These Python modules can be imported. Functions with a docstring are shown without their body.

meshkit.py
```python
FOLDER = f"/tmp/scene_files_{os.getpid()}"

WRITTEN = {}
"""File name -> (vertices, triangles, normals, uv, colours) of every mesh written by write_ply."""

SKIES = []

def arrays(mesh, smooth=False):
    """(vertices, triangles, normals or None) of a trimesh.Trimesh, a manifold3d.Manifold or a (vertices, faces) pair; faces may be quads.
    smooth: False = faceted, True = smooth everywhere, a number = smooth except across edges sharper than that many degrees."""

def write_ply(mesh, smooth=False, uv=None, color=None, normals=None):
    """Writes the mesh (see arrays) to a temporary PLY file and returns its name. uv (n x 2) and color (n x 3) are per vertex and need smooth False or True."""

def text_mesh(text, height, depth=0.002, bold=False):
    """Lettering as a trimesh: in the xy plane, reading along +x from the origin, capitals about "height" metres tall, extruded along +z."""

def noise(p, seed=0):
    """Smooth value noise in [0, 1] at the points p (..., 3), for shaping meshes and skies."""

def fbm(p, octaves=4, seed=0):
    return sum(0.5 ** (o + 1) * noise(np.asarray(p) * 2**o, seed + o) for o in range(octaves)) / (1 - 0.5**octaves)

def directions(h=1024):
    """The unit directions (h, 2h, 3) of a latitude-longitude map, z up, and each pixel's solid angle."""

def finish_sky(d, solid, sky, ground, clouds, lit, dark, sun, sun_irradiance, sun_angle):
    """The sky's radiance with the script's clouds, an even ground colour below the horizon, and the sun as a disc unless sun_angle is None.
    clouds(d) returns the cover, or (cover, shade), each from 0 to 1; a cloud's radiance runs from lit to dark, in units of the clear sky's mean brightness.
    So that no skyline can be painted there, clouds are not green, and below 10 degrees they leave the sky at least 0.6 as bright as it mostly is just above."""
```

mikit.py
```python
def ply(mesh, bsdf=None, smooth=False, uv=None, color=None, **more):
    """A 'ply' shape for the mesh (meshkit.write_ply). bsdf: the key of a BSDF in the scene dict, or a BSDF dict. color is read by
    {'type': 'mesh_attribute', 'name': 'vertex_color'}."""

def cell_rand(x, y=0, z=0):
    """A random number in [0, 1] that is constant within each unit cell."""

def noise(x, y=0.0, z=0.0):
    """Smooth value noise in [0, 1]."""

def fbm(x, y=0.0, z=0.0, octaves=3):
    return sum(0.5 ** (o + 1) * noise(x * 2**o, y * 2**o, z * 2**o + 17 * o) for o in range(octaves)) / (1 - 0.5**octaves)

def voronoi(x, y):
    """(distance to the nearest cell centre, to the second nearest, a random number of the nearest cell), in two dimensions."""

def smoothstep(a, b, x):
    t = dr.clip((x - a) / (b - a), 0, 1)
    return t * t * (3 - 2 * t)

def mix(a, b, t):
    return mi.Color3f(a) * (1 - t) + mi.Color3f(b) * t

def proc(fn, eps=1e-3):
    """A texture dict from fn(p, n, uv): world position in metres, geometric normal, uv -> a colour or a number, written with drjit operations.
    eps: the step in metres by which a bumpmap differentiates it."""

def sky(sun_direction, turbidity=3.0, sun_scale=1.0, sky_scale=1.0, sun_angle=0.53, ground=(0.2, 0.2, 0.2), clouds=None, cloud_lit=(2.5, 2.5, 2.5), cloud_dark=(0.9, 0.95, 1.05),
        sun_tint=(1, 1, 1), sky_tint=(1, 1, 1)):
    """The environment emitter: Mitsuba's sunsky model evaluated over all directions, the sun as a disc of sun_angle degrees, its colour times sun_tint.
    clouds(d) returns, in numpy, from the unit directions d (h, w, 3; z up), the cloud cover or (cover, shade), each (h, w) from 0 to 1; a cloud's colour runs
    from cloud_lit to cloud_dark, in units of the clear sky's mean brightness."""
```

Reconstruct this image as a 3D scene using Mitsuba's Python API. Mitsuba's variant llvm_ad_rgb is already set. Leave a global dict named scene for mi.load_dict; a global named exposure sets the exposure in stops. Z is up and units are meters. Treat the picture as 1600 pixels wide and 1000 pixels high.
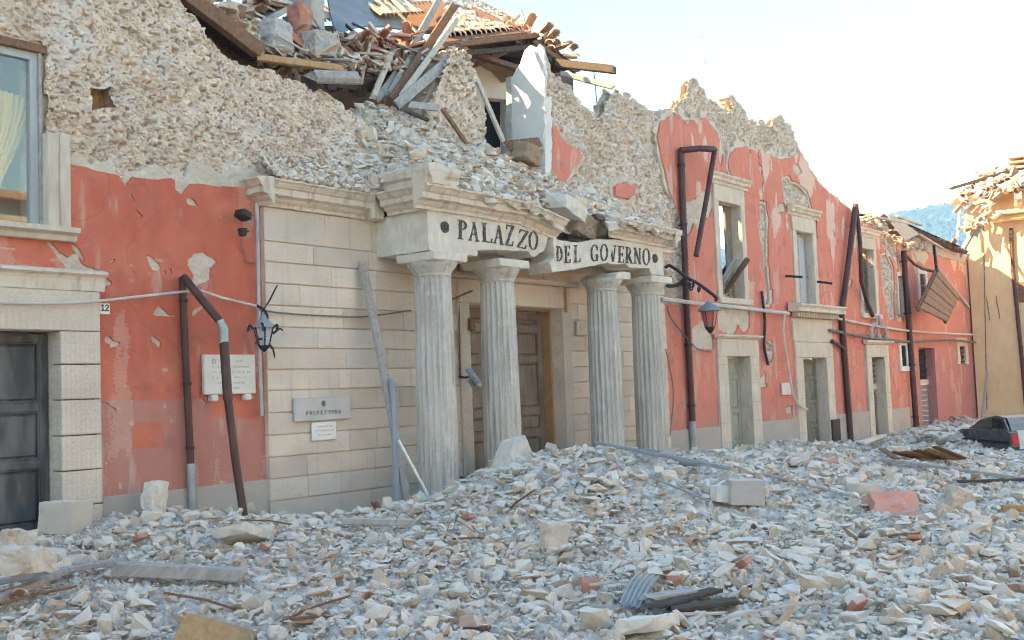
import math, numpy as np, trimesh, drjit as dr, mitsuba as mi, mikit, meshkit
from shapely.geometry import Polygon, MultiPolygon, box as sbox, Point
from shapely import affinity, contains_xy
from shapely.ops import unary_union
from scipy.spatial import cKDTree
from scipy.interpolate import RBFInterpolator
T = mi.ScalarTransform4f
scene, labels = {}, {}
V3 = lambda *a: np.array(a, float)

# ---------------------------------------------------------------- camera, sky, exposure
YAW, PITCH, ROLL, FPX, EYE = .66391168, .06487949, -.03800943, 1750.0, 2.1
_f = V3(math.cos(YAW)*math.cos(PITCH), math.sin(YAW)*math.cos(PITCH), math.sin(PITCH))
_r = V3(math.sin(YAW), -math.cos(YAW), 0); _u = np.cross(_r, _f)
_r, _u = _r*math.cos(ROLL)+_u*math.sin(ROLL), _u*math.cos(ROLL)-_r*math.sin(ROLL)
CAM = V3(0, 0, EYE)
scene['camera'] = {'type': 'perspective', 'fov': math.degrees(2*math.atan(800/FPX)), 'fov_axis': 'x', 'near_clip': .05, 'far_clip': 9000.0,
                   'to_world': T().look_at(origin=CAM.tolist(), target=(CAM+_f).tolist(), up=_u.tolist()),
                   'medium': {'type': 'ref', 'id': 'air'}}
SUN = (-.72, .44, .42)
scene['sky'] = mikit.sky(SUN, turbidity=2.6, sky_tint=(.96, 1.0, .97), sun_tint=(1.0, .93, .84), ground=(.3, .28, .25))
exposure = 4.05

def at(px, py, y=None, x=None, z=None):
    """The point of the place that the photograph's pixel shows, once one of its coordinates is known."""
    d = _f*FPX+_r*(px-800)+_u*(500-py)
    k = y/d[1] if y is not None else x/d[0] if x is not None else (z-EYE)/d[2]
    return CAM+d*k

# ---------------------------------------------------------------- helpers
def number(key):
    if key not in scene: return key
    i = 1
    while f'{key}_{i:03d}' in scene: i += 1
    return f'{key}_{i:03d}'
_next = {}
def add(key, mesh, bsdf, smooth=False, uv=None):
    if key in scene:
        i = _next.get(key, 1); _next[key] = i+1; key = f'{key}_{i:03d}'
    scene[key] = mikit.ply(mesh, bsdf, smooth=smooth, uv=uv)
    return key
_things = {}
def thing(name):
    """A fresh key for a thing that is made of parts."""
    i = _things.get(name, 0); _things[name] = i+1
    return name if i == 0 else f'{name}_{i:03d}'
def tag(key, label=None, cat=None, group=None, kind=None):
    d = labels.setdefault(key, {})
    for k, v in (('label', label), ('category', cat), ('group', group), ('kind', kind)):
        if v: d[k] = v
    return key
def solo(name, mesh, bsdf, label, cat, group=None, smooth=False, uv=None, kind=None):
    k = add(thing(name), mesh, bsdf, smooth, uv)
    return tag(k, label, cat, group, kind)

rng = np.random.default_rng(7)
cat_ = trimesh.util.concatenate
def rot(ax, a):
    return trimesh.transformations.rotation_matrix(a, ax)[:3, :3]
def rand_rot(r):
    q = r.normal(size=4); q /= np.linalg.norm(q)
    return trimesh.transformations.quaternion_matrix(q)[:3, :3]

def prism(poly, o, ax, ay, length):
    """The 2-d polygon, laid out along ax and ay from o, extruded by length along ax x ay."""
    ms = []
    for g in getattr(poly, 'geoms', [poly]):
        if g.is_empty or g.area < 1e-6: continue
        ms.append(trimesh.creation.extrude_polygon(g, length, engine='earcut'))
    m = cat_(ms)
    ax, ay = V3(*ax), V3(*ay); az = np.cross(ax, ay)
    m.vertices = np.asarray(o)+m.vertices[:, :1]*ax+m.vertices[:, 1:2]*ay+m.vertices[:, 2:]*az
    return m
def slab(poly, y0, y1):
    """An (x, z) polygon as a slab between the depths y0 < y1."""
    return prism(poly, (0, y1, 0), (1, 0, 0), (0, 0, 1), y1-y0)
def xz(pts, y=12.0):
    return Polygon([tuple(at(a, b, y=y)[[0, 2]]) for a, b in pts]).buffer(0)
def rag(poly, amp=.02, step=.05, seed=0):
    """The polygon with an uneven, broken edge."""
    out = []
    for g in getattr(poly, 'geoms', [poly]):
        def ring(c):
            c = np.array(g_seg(c, step)); n = np.stack([meshkit.fbm(np.c_[c*7, c[:, :1]*0+seed], 3, seed)-.5, meshkit.fbm(np.c_[c*7+31, c[:, :1]*0+seed], 3, seed+9)-.5], 1)
            n += .45*np.stack([meshkit.noise(np.c_[c*31, c[:, :1]*0], seed)-.5, meshkit.noise(np.c_[c*31+5, c[:, :1]*0], seed+1)-.5], 1)
            return c+n*amp*4
        p = Polygon(ring(g.exterior.coords), [ring(h.coords) for h in g.interiors]).buffer(0)
        out.append(p)
    return unary_union(out)
def g_seg(c, step):
    c = np.array(c); out = []
    for a, b in zip(c[:-1], c[1:]):
        n = max(1, int(np.linalg.norm(b-a)/step))
        out += [a+(b-a)*i/n for i in range(n)]
    return out+[c[-1]]
def bx(x0, x1, y0, y1, z0, z1, c=0.0):
    """A box, its edges chamfered by c."""
    if c <= 0:
        m = trimesh.creation.box((x1-x0, y1-y0, z1-z0)); m.apply_translation(((x0+x1)/2, (y0+y1)/2, (z0+z1)/2)); return m
    h = V3(x1-x0, y1-y0, z1-z0)/2; P = []
    for k in range(3):
        e = h-c; e[k] = h[k]
        for s in np.ndindex(2, 2, 2): P.append((np.array(s)*2-1)*e)
    m = trimesh.convex.convex_hull(np.array(P)); m.apply_translation(((x0+x1)/2, (y0+y1)/2, (z0+z1)/2))
    return m
def beam(p0, p1, w, h, side=(0, 0, 1), c=.006, bend=0.0, seed=0):
    """A timber or bar from p0 to p1: w across, h along 'side', a little uneven."""
    p0, p1 = np.asarray(p0, float), np.asarray(p1, float); d = p1-p0; L = np.linalg.norm(d); d /= L
    s = V3(*side)-d*np.dot(side, d); s /= np.linalg.norm(s); q = np.cross(s, d)
    n = max(2, int(L/.25)); r = np.random.default_rng(seed+int(L*1000)); v = []; pr = []
    c = min(c, w*.3, h*.3)
    prof = [(-w/2+c, -h/2), (w/2-c, -h/2), (w/2, -h/2+c), (w/2, h/2-c), (w/2-c, h/2), (-w/2+c, h/2), (-w/2, h/2-c), (-w/2, -h/2+c)]
    for i in range(n+1):
        t = i/n; o = p0+d*L*t+s*bend*math.sin(math.pi*t)*L+(q*r.normal()+s*r.normal())*.012*min(w, h)
        if i in (0, n): o = o+d*r.normal()*.15*w
        v += [o+q*a+s*b+(d*r.normal()*min(.45*w, .05) if i in (0, n) else 0) for a, b in prof]
    f = [[i*8+j, i*8+(j+1) % 8, i*8+8+(j+1) % 8, i*8+8+j] for i in range(n) for j in range(8)]
    f = [t for a in f for t in ((a[0], a[1], a[2]), (a[0], a[2], a[3]))]
    f += [(0, j+1, j) for j in range(1, 7)]+[(n*8, n*8+j, n*8+j+1) for j in range(1, 7)]
    m = trimesh.Trimesh(np.array(v), np.array(f), process=False); m.fix_normals(); return m
def tube(pts, r, n=10, caps=True):
    p = np.array(pts, float); r = np.broadcast_to(r, (len(p),)); t = np.gradient(p, axis=0); t /= np.linalg.norm(t, axis=1, keepdims=True)
    a = np.cross(t, [0.3, .2, .93] if abs(t[0][2]) < .9 else [1, .2, 0]); a /= np.linalg.norm(a, axis=1, keepdims=True); b = np.cross(t, a)
    g = np.arange(n)*2*np.pi/n
    v = (p[:, None]+r[:, None, None]*(np.cos(g)[None, :, None]*a[:, None]+np.sin(g)[None, :, None]*b[:, None])).reshape(-1, 3)
    f = []
    for i in range(len(p)-1):
        for j in range(n):
            k = (j+1) % n; f += [(i*n+j, i*n+k, i*n+n+k), (i*n+j, i*n+n+k, i*n+n+j)]
    if caps:
        v = np.vstack([v, p[:1], p[-1:]]); e = len(p)*n
        f += [(e, (j+1) % n, j) for j in range(n)]+[(e+1, e-n+j, e-n+(j+1) % n) for j in range(n)]
    return trimesh.Trimesh(v, np.array(f), process=False)
def bez(pts, n=12):
    """A smooth polyline through the points."""
    p = np.array(pts, float); out = []
    q = np.vstack([2*p[0]-p[1], p, 2*p[-1]-p[-2]])
    for i in range(1, len(q)-2):
        for t in np.linspace(0, 1, n, endpoint=False):
            a, b, c, d = q[i-1:i+3]
            out.append(.5*((2*b)+(c-a)*t+(2*a-5*b+4*c-d)*t*t+(3*b-a-3*c+d)*t**3))
    return np.array(out+[p[-1]])
def wear(m, amp=.01, edge=.08, freq=9.0, seed=0):
    """Old stone: the surface cut finer and made uneven."""
    v, f = trimesh.remesh.subdivide_to_size(m.vertices, m.faces, edge, max_iter=14)
    m = trimesh.Trimesh(v, f, process=True); m.merge_vertices(); p = np.array(m.vertices)
    for k in range(3): m.vertices[:, k] += amp*2*(meshkit.fbm(p*freq+k*37.0, 3, seed+k)-.5)
    return m
def lathe(prof, c, n=28):
    prof = np.array(prof, float); g = np.arange(n)*2*np.pi/n; c = np.asarray(c)
    v = np.concatenate([np.stack([c[0]+r*np.cos(g), c[1]+r*np.sin(g), g*0+c[2]+z], 1) for r, z in prof]); f = []
    for i in range(len(prof)-1):
        for j in range(n):
            k = (j+1) % n; f += [(i*n+j, i*n+k, i*n+n+k), (i*n+j, i*n+n+k, i*n+n+j)]
    return trimesh.Trimesh(v, np.array(f), process=False)

# ---- broken stones: prototypes, then placed copies
def proto(r, pts=16, blocky=.6, sub=0):
    p = r.uniform(-1, 1, (pts, 3)); p = np.sign(p)*np.abs(p)**blocky
    n = np.linalg.norm(p, axis=1, keepdims=True); p = p/np.maximum(n, .001)*np.clip(n, .72, 1.12)
    p = np.vstack([p, (np.array(list(np.ndindex(2, 2, 2)))*2-1)*r.uniform(.30, .72, (8, 3))])*V3(1, r.uniform(.6, 1), r.uniform(.45, .95))
    p[:, 0] += p[:, 2]*r.normal()*.35; p[:, 1] += p[:, 0]*r.normal()*.2
    m = trimesh.convex.convex_hull(p)
    for _ in range(sub): m = m.subdivide()
    v = np.array(m.vertices)
    if sub: o = r.uniform(0, 90, 3); v = v*(1+.34*(meshkit.fbm(v*1.7+o, 3)-.5)[:, None])+.10*np.stack([meshkit.noise(v*4.5+o+k*9)-.5 for k in range(3)], 1)
    return v, np.array(m.faces)
_pr = np.random.default_rng(3)
PROTO = [proto(_pr, int(_pr.integers(3, 9)), _pr.uniform(.35, .9)) for _ in range(80)]
PROTO_L = [proto(_pr, int(_pr.integers(6, 16)), _pr.uniform(.35, .9), 1) for _ in range(70)]
def rough(r, n=2, amp=.12):
    """One stone of its own with a chipped, grainy surface."""
    v, f = PROTO[r.integers(len(PROTO))]
    m = trimesh.Trimesh(v, f, process=False)
    for _ in range(n): m = m.subdivide()
    p = np.array(m.vertices); o = r.uniform(0, 90, 3)
    m.vertices = p*(1+amp*1.3*(meshkit.fbm(p*1.9+o, 3)-.5)[:, None]*2)+.07*np.stack([meshkit.noise(p*7+o+k*9)-.5 for k in range(3)], 1)
    return m
def stones(centres, sizes, seed, flat=.72, slab_share=.48, ids=None):
    """Many stones as one mesh: (vertices, faces, uv); uv = two random tones per stone."""
    r = np.random.default_rng(seed); V, F, U, n = [], [], [], 0
    for c, s in zip(centres, sizes):
        pool = PROTO_L if s > .06 else PROTO
        v, f = pool[r.integers(len(pool))]
        sc = s*r.uniform(.65, 1.1, 3)
        if r.random() < slab_share: sc[2] *= r.uniform(.22, .45)
        else: sc[2] *= r.uniform(.6, 1)
        R = rot([0, 0, 1], r.uniform(0, 6.28)) if r.random() < flat else rand_rot(r)
        if R[2, 2] > .999: R = rot([math.cos(r.uniform(0, 6.3)), math.sin(r.uniform(0, 6.3)), 0], r.normal()*.35)@R
        V.append((v*sc)@R.T+c); F.append(f+n); n += len(v); U.append(np.tile(r.random(2), (len(v), 1)))
    return np.vstack(V), np.vstack(F), np.vstack(U)

# ---------------------------------------------------------------- materials
N, FB, S = mikit.noise, mikit.fbm, mikit.smoothstep
mix = mikit.mix
def proc(fn, eps=1e-3): return mikit.proc(fn, eps)
def mat(name, fn, rough=.9, bump=None, bscale=1.0, spec=.3, eps=2e-3, **more):
    b = {'type': 'principled', 'base_color': proc(fn) if callable(fn) else {'type': 'rgb', 'value': list(fn)}, 'roughness': rough, 'specular': spec, **more}
    if bump is not None: b = {'type': 'bumpmap', 'arbitrary': proc(bump, eps), 'scale': bscale, 'bsdf': b}
    scene[name] = {'type': 'twosided', 'bsdf': b}
    return name
def grain(s, h):
    return lambda p, n, uv: h*FB(p.x*s, p.y*s, p.z*s, 3)
def rubble_col(p, n, uv):
    g = FB(p.x*5, p.y*5, p.z*5, 3); t = uv.x; k = uv.y
    c = mix((.40, .35, .29), (.62, .555, .475), t)
    c = mix(c, (.48, .375, .27), S(.66, .86, k)*.6)
    c = mix(c, (.36, .19, .135), S(.965, .97, k)*.75)
    c = c*(.82+.36*g)
    dust = S(.05, .75, n.z+.5*(g-.5))*S(.25, .5, FB(p.x*2.3+9, p.y*2.3, p.z*2.3, 2)+.08)
    return mix(c, (.67, .62, .55), .70*dust)
mat('rubble', rubble_col, .95, grain(30, .010), 1.0)
def heap_col(p, n, uv):
    g = FB(p.x*9, p.y*9, p.z*9, 4)
    return mix(mix((.35, .305, .26), (.61, .565, .50), S(.3, .7, g)), (.45, .37, .29), S(.55, .75, FB(p.x*1.3, p.y*1.3, 4.0, 3))*.4)
mat('heap_dust', heap_col, .97, lambda p, n, uv: .05*FB(p.x*14, p.y*14, p.z*14, 4), 1.0)
def mason_col(p, n, uv):
    g = FB(p.x*6, p.y*6, p.z*6, 4); big = FB(p.x*.9+3, p.y*.9, p.z*.9, 3)
    c = mix((.45, .365, .30), (.63, .555, .48), uv.x)
    c = mix(c, (.50, .36, .25), S(.84, .96, N(uv.x*57.0, 3.0, 1.0))*.55)
    c = mix(c, (.57, .485, .405), uv.y*.8)
    c = mix(c, (.53, .41, .31), S(.52, .72, big)*.30)
    c = mix(c, (.57, .55, .53), S(.55, .75, FB(p.x*1.7+20, p.y*1.7, p.z*1.7, 3))*.5)
    return c*(.80+.42*g)
mat('masonry', mason_col, .96, grain(34, .016), 1.0)
PINK, PINKF = (.47, .128, .082), (.42, .20, .165)
def pink_col(p, n, uv):
    a = FB(p.x*1.3, p.y, p.z*1.3, 4); b = FB(p.x*9, p.y*9, p.z*2.0, 3); fine = FB(p.x*40, p.y*40, p.z*40, 2)
    c = mix(PINK, (.53, .165, .108), S(.3, .7, a)); c = mix(c, (.57, .22, .165), S(9.7, 10.2, p.x)*.75); c = c*(.88+.24*b)  # blended to a lighter, pinker tone from the portico rightwards
    left = 1-S(9.7, 9.9, p.x)
    lvl = 2.18+.30*S(8.9, 9.0, p.x)*(-1)*left+.12*(FB(p.x*3, 1.0, p.z*3, 3)-.5)
    fade = left*S(.03, -.03, p.z-lvl)+(1-left)*S(.5, -.5, p.z-1.55-.5*(a-.5))*.75
    patch = S(.02, -.02, dr.abs(p.x-8.02)-.215-.03*(b-.5))*S(.02, -.02, dr.abs(p.z-1.755)-.15-.04*(a-.5))*left
    c = mix(c, mix(PINKF, (.42, .23, .195), S(.4, .75, b*.5+a*.5)), fade*(1-patch)*.8)
    c = mix(c, (.52, .42, .37), S(.62, .8, FB(p.x*5+4, 0.0, p.z*1.1, 4))*.55)
    c = mix(c, (.33, .12, .09), S(.60, .78, FB(p.x*3+40, 2.0, p.z*3, 4))*.35)
    far = S(35.2, 36.0, p.x)
    c = mix(c, (.45, .225, .205), far*.6); c = mix(c, (.36, .18, .18), far*S(.5, -1.0, p.z-3.2)*.7)
    up = S(3.6, 5.2, p.z)*S(20.0, 22.0, p.x)
    scuff = S(.60, .64, FB(p.x*2.6, 7.0, p.z*.8, 4)+.10*(fine-.5)-.05*(1-up))
    c = mix(c, (.60, .44, .37), scuff*(.30+.6*up))
    crack = S(.008, .002, dr.abs(FB(p.x*.7+11, 3.0, p.z*.55, 4)-.5))*S(.45, .6, FB(p.x*.5, 9.0, p.z*.5, 2))
    c = mix(c, (.24, .11, .085), crack*.3)
    speck = S(.80, .86, N(p.x*11, p.y*11, p.z*11))*S(.5, .62, a)
    c = mix(c, (.58, .46, .40), speck*.55)
    return c*(.94+.12*fine)
mat('pink_plaster', pink_col, .85, lambda p, n, uv: .006*FB(p.x*11, p.y*11, p.z*11, 4), 1.0, eps=4e-3)
mat('lime_render', lambda p, n, uv: mix((.44, .38, .32), (.60, .54, .46), FB(p.x*5, p.y*5, p.z*5, 4))*(.85+.3*FB(p.x*30, p.y*30, p.z*30, 2)), .95, grain(18, .02), 1.0)
def ash_col(p, n, uv):
    a = FB(p.x*2.2, p.y*2.2, p.z*2.2, 4); st = FB(p.x*16, p.y*16, p.z*.9, 3)
    c = mix(mix((.53, .455, .38), (.66, .585, .50), uv.x), (.50, .46, .41), S(.72, .9, N(uv.x*91.0, 1.0, 2.0))*.6)
    c = c*(.85+.3*a)
    c = mix(c, (.36, .33, .30), S(.58, .78, st)*.30)
    c = mix(c, (.42, .39, .35), S(1.6, .6, p.z+.5*(a-.5))*.5)
    pit = S(.76, .82, N(p.x*22, p.y*22, p.z*22))
    return mix(c, (.40, .32, .25), pit*.22)
mat('ashlar', ash_col, .85, grain(26, .006), 1.0)
def col_col(p, n, uv):
    a = FB(p.x*5, p.y*5, p.z*1.1, 4); st = FB(p.x*20, p.y*20, p.z*1.2, 3); f = FB(p.x*34, p.y*34, p.z*34, 2)
    c = mix((.37, .35, .32), (.59, .56, .515), a)
    c = mix(c, (.27, .255, .235), S(.50, .74, st)*.55); c = mix(c, (.62, .60, .56), S(.62, .8, FB(p.x*7+3, p.y*7, p.z*5, 3))*.5)
    return c*(.86+.28*f)
mat('column_stone', col_col, .9, grain(30, .008), 1.0)
def corn_col(p, n, uv):
    a = FB(p.x*4, p.y*4, p.z*4, 4); st = FB(p.x*13, p.y*13, p.z*2.0, 3)
    c = mix((.53, .455, .365), (.65, .59, .51), a)
    c = mix(c, (.30, .275, .235), S(.50, .74, st)*.5)
    return mix(c, (.40, .385, .355), S(.2, .9, n.z)*.6)
mat('moulding_stone', corn_col, .9, grain(28, .008), 1.0)
mat('frieze_stone', lambda p, n, uv: mix((.50, .46, .40), (.66, .625, .56), FB(p.x*4, p.y*4, p.z*4, 4))*(.85+.3*FB(p.x*18, p.y*18, p.z*5, 3)), .9, grain(28, .008), 1.0)
mat('trim_stone', lambda p, n, uv: mix((.46, .40, .33), (.60, .54, .46), FB(p.x*4, p.y*4, p.z*2, 4))*(.82+.36*FB(p.x*18, p.y*18, p.z*3, 3)), .9, grain(28, .006), 1.0)
mat('plinth_stone', lambda p, n, uv: mix((.33, .30, .27), (.45, .41, .37), FB(p.x*3, p.y*3, p.z*3, 4)), .9, grain(20, .01), 1.0)
def wood_fn(a, b, s=1.0):
    def fn(p, n, uv):
        q = FB(p.x*3+p.z*2, p.y*3, p.z*3, 2); g = FB(p.x*26+6*q, p.y*26+p.z*21, p.z*5-p.x*3, 3)
        return mix(a, b, g)
    return fn
mat('grey_wood', wood_fn((.20, .19, .185), (.46, .44, .42)), .85, grain(30, .006), 1.0)
mat('pale_wood', wood_fn((.36, .32, .27), (.56, .52, .46)), .85, grain(30, .006), 1.0)
mat('brown_wood', wood_fn((.10, .055, .035), (.27, .16, .10)), .8, grain(30, .006), 1.0)
mat('tan_wood', wood_fn((.27, .16, .075), (.48, .32, .17)), .7, grain(30, .004), 1.0)
mat('board_brown', wood_fn((.16, .10, .065), (.33, .22, .15)), .8, grain(30, .006), 1.0)
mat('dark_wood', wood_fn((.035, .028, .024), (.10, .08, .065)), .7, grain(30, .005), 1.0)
mat('door_wood', lambda p, n, uv: mix((.13, .10, .078), (.29, .24, .19), FB(p.x*16, p.y*16, p.z*1.6, 4))*(.8+.4*FB(p.x*3, p.y*3, p.z*3, 3)), .8)
mat('door_blue', lambda p, n, uv: mix((.052, .058, .062), (.135, .14, .14), S(.3, .75, FB(p.x*7, p.y*7, p.z*1.6, 4))), .6, grain(24, .003), 1.0)
mat('door_sage', lambda p, n, uv: mix((.25, .26, .20), (.40, .41, .34), FB(p.x*9, p.y*9, p.z*3, 4)), .75)
mat('door_brown', lambda p, n, uv: mix((.12, .11, .085), (.27, .245, .20), FB(p.x*9, p.y*9, p.z*3, 4)), .75)
mat('shutter_grey', (.20, .215, .24), .6)
mat('pipe_brown', lambda p, n, uv: mix((.045, .022, .022), (.105, .055, .05), FB(p.x*6, p.y*6, p.z*4, 3)), .45)
mat('iron', (.030, .030, .034), .55)
mat('zinc', lambda p, n, uv: mix((.26, .29, .31), (.42, .45, .47), FB(p.x*6, p.y*6, p.z*6, 3)), .5, metallic=.5)
mat('steel_blue', (.26, .30, .36), .5)
def tile_col(p, n, uv):
    c = mix((.37, .23, .16), (.55, .43, .34), uv.x); c = mix(c, (.56, .52, .46), S(.45, .7, FB(p.x*6, p.y*6, p.z*6, 3))*.8)
    return c*(.8+.4*FB(p.x*20, p.y*20, p.z*20, 2))
mat('roof_tile', tile_col, .9)
mat('pale_tile', lambda p, n, uv: mix((.46, .40, .34), (.66, .62, .56), uv.x)*(.75+.5*FB(p.x*7, p.y*7, p.z*7, 3)), .9)
mat('white_plaster', lambda p, n, uv: mix((.56, .55, .52), (.70, .69, .66), FB(p.x*3, p.y*3, p.z*3, 4)), .95, grain(12, .008), 1.0)
mat('room_brown', lambda p, n, uv: mix((.22, .16, .11), (.36, .28, .21), FB(p.x*5, p.y*5, p.z*5, 4)), .95, grain(20, .02), 1.0)
mat('painted_loft_shade', lambda p, n, uv: mix((.05, .042, .036), (.13, .105, .085), FB(p.x*3, p.y*3, p.z*3, 4)), .95, grain(14, .03), 1.0)  # loft darkness put into the colour of back wall and tile bed
mat('painted_room_dark', (.02, .02, .022), .9)  # near black, stands in for the unlit depth behind openings
mat('marble', lambda p, n, uv: mix((.56, .54, .50), (.70, .68, .63), FB(p.x*7, p.y*7, p.z*7, 4)), .5)
mat('marble_grey', lambda p, n, uv: mix((.40, .40, .40), (.52, .51, .50), FB(p.x*7, p.y*7, p.z*7, 4)), .5)
mat('white_enamel', (.70, .70, .68), .4)
mat('letter_black', lambda p, n, uv: mix((.07, .064, .06), (.20, .185, .17), S(.45, .8, FB(p.x*14, p.y*14, p.z*14, 3))), .8)
mat('letter_faint', (.36, .34, .31), .8)
mat('white_cable', lambda p, n, uv: mix((.40, .36, .33), (.62, .58, .54), FB(p.x*4, p.y*4, p.z*4, 2)), .7)
mat('grey_cable', (.16, .145, .14), .7)
mat('curtain', lambda p, n, uv: mix((.50, .35, .09), (.64, .49, .17), FB(p.x*8, p.y*8, p.z, 2)), .95, sheen=.4)
mat('window_frame', (.48, .46, .40), .5)
mat('window_alu', (.36, .39, .41), .45)
mat('room_beige', (.34, .31, .22), .95)
scene['pane'] = {'type': 'thindielectric'}
scene['milk_pane'] = {'type': 'twosided', 'bsdf': {'type': 'principled', 'base_color': {'type': 'rgb', 'value': [.40, .43, .48]}, 'roughness': .25}}
mat('ochre_plaster', lambda p, n, uv: mix((.66, .475, .275), (.76, .585, .38), FB(p.x*1.2, p.y*1.2, p.z*1.2, 4))*(.9+.2*FB(p.x*9, p.y*9, p.z*3, 3)), .9)
mat('cement', lambda p, n, uv: mix((.34, .33, .325), (.46, .45, .44), FB(p.x*6, p.y*6, p.z*6, 4)), .95, grain(30, .006), 1.0)
mat('felt', lambda p, n, uv: mix((.16, .18, .21), (.25, .27, .30), FB(p.x*5, p.y*5, p.z*5, 4)), .9)
mat('brick_red', lambda p, n, uv: mix((.33, .13, .09), (.50, .28, .21), FB(p.x*7, p.y*7, p.z*7, 3)), .9)
mat('brick_dusty', lambda p, n, uv: mix((.40, .17, .115), (.58, .50, .44), S(.2, .9, n.z)*.7+.3*FB(p.x*14, p.y*14, p.z*14, 3)), .95)
mat('pink_chunk', lambda p, n, uv: mix((.50, .25, .22), (.60, .38, .34), FB(p.x*7, p.y*7, p.z*7, 3)), .9, grain(20, .01), 1.0)
mat('car_paint', lambda p, n, uv: mix((.022, .026, .034), (.42, .41, .39), S(-.1, .75, n.z+.4*FB(p.x*5, p.y*5, p.z*5, 3)-.2)*.6), .35, spec=.5)
mat('car_glass', (.012, .014, .016), .08, spec=.6)
mat('car_pale', (.50, .51, .52), .3, clearcoat=.5)  # pale tone of tailgate and bumper against the dark body
mat('lamp_red', (.50, .02, .02), .2, spec=.5)
mat('rubber', (.02, .02, .02), .9)
mat('forest', lambda p, n, uv: mix((.016, .026, .014), (.05, .066, .034), FB(p.x*.03, p.y*.03, p.z*.03, 3)), .95)
mat('asphalt', lambda p, n, uv: mix((.11, .105, .10), (.22, .21, .20), FB(p.x*1.5, p.y*1.5, p.z, 4)), .95)
mat('lantern_blue', (.20, .235, .27), .5)
mat('lantern_glass', (.40, .12, .12), .3)

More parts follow.
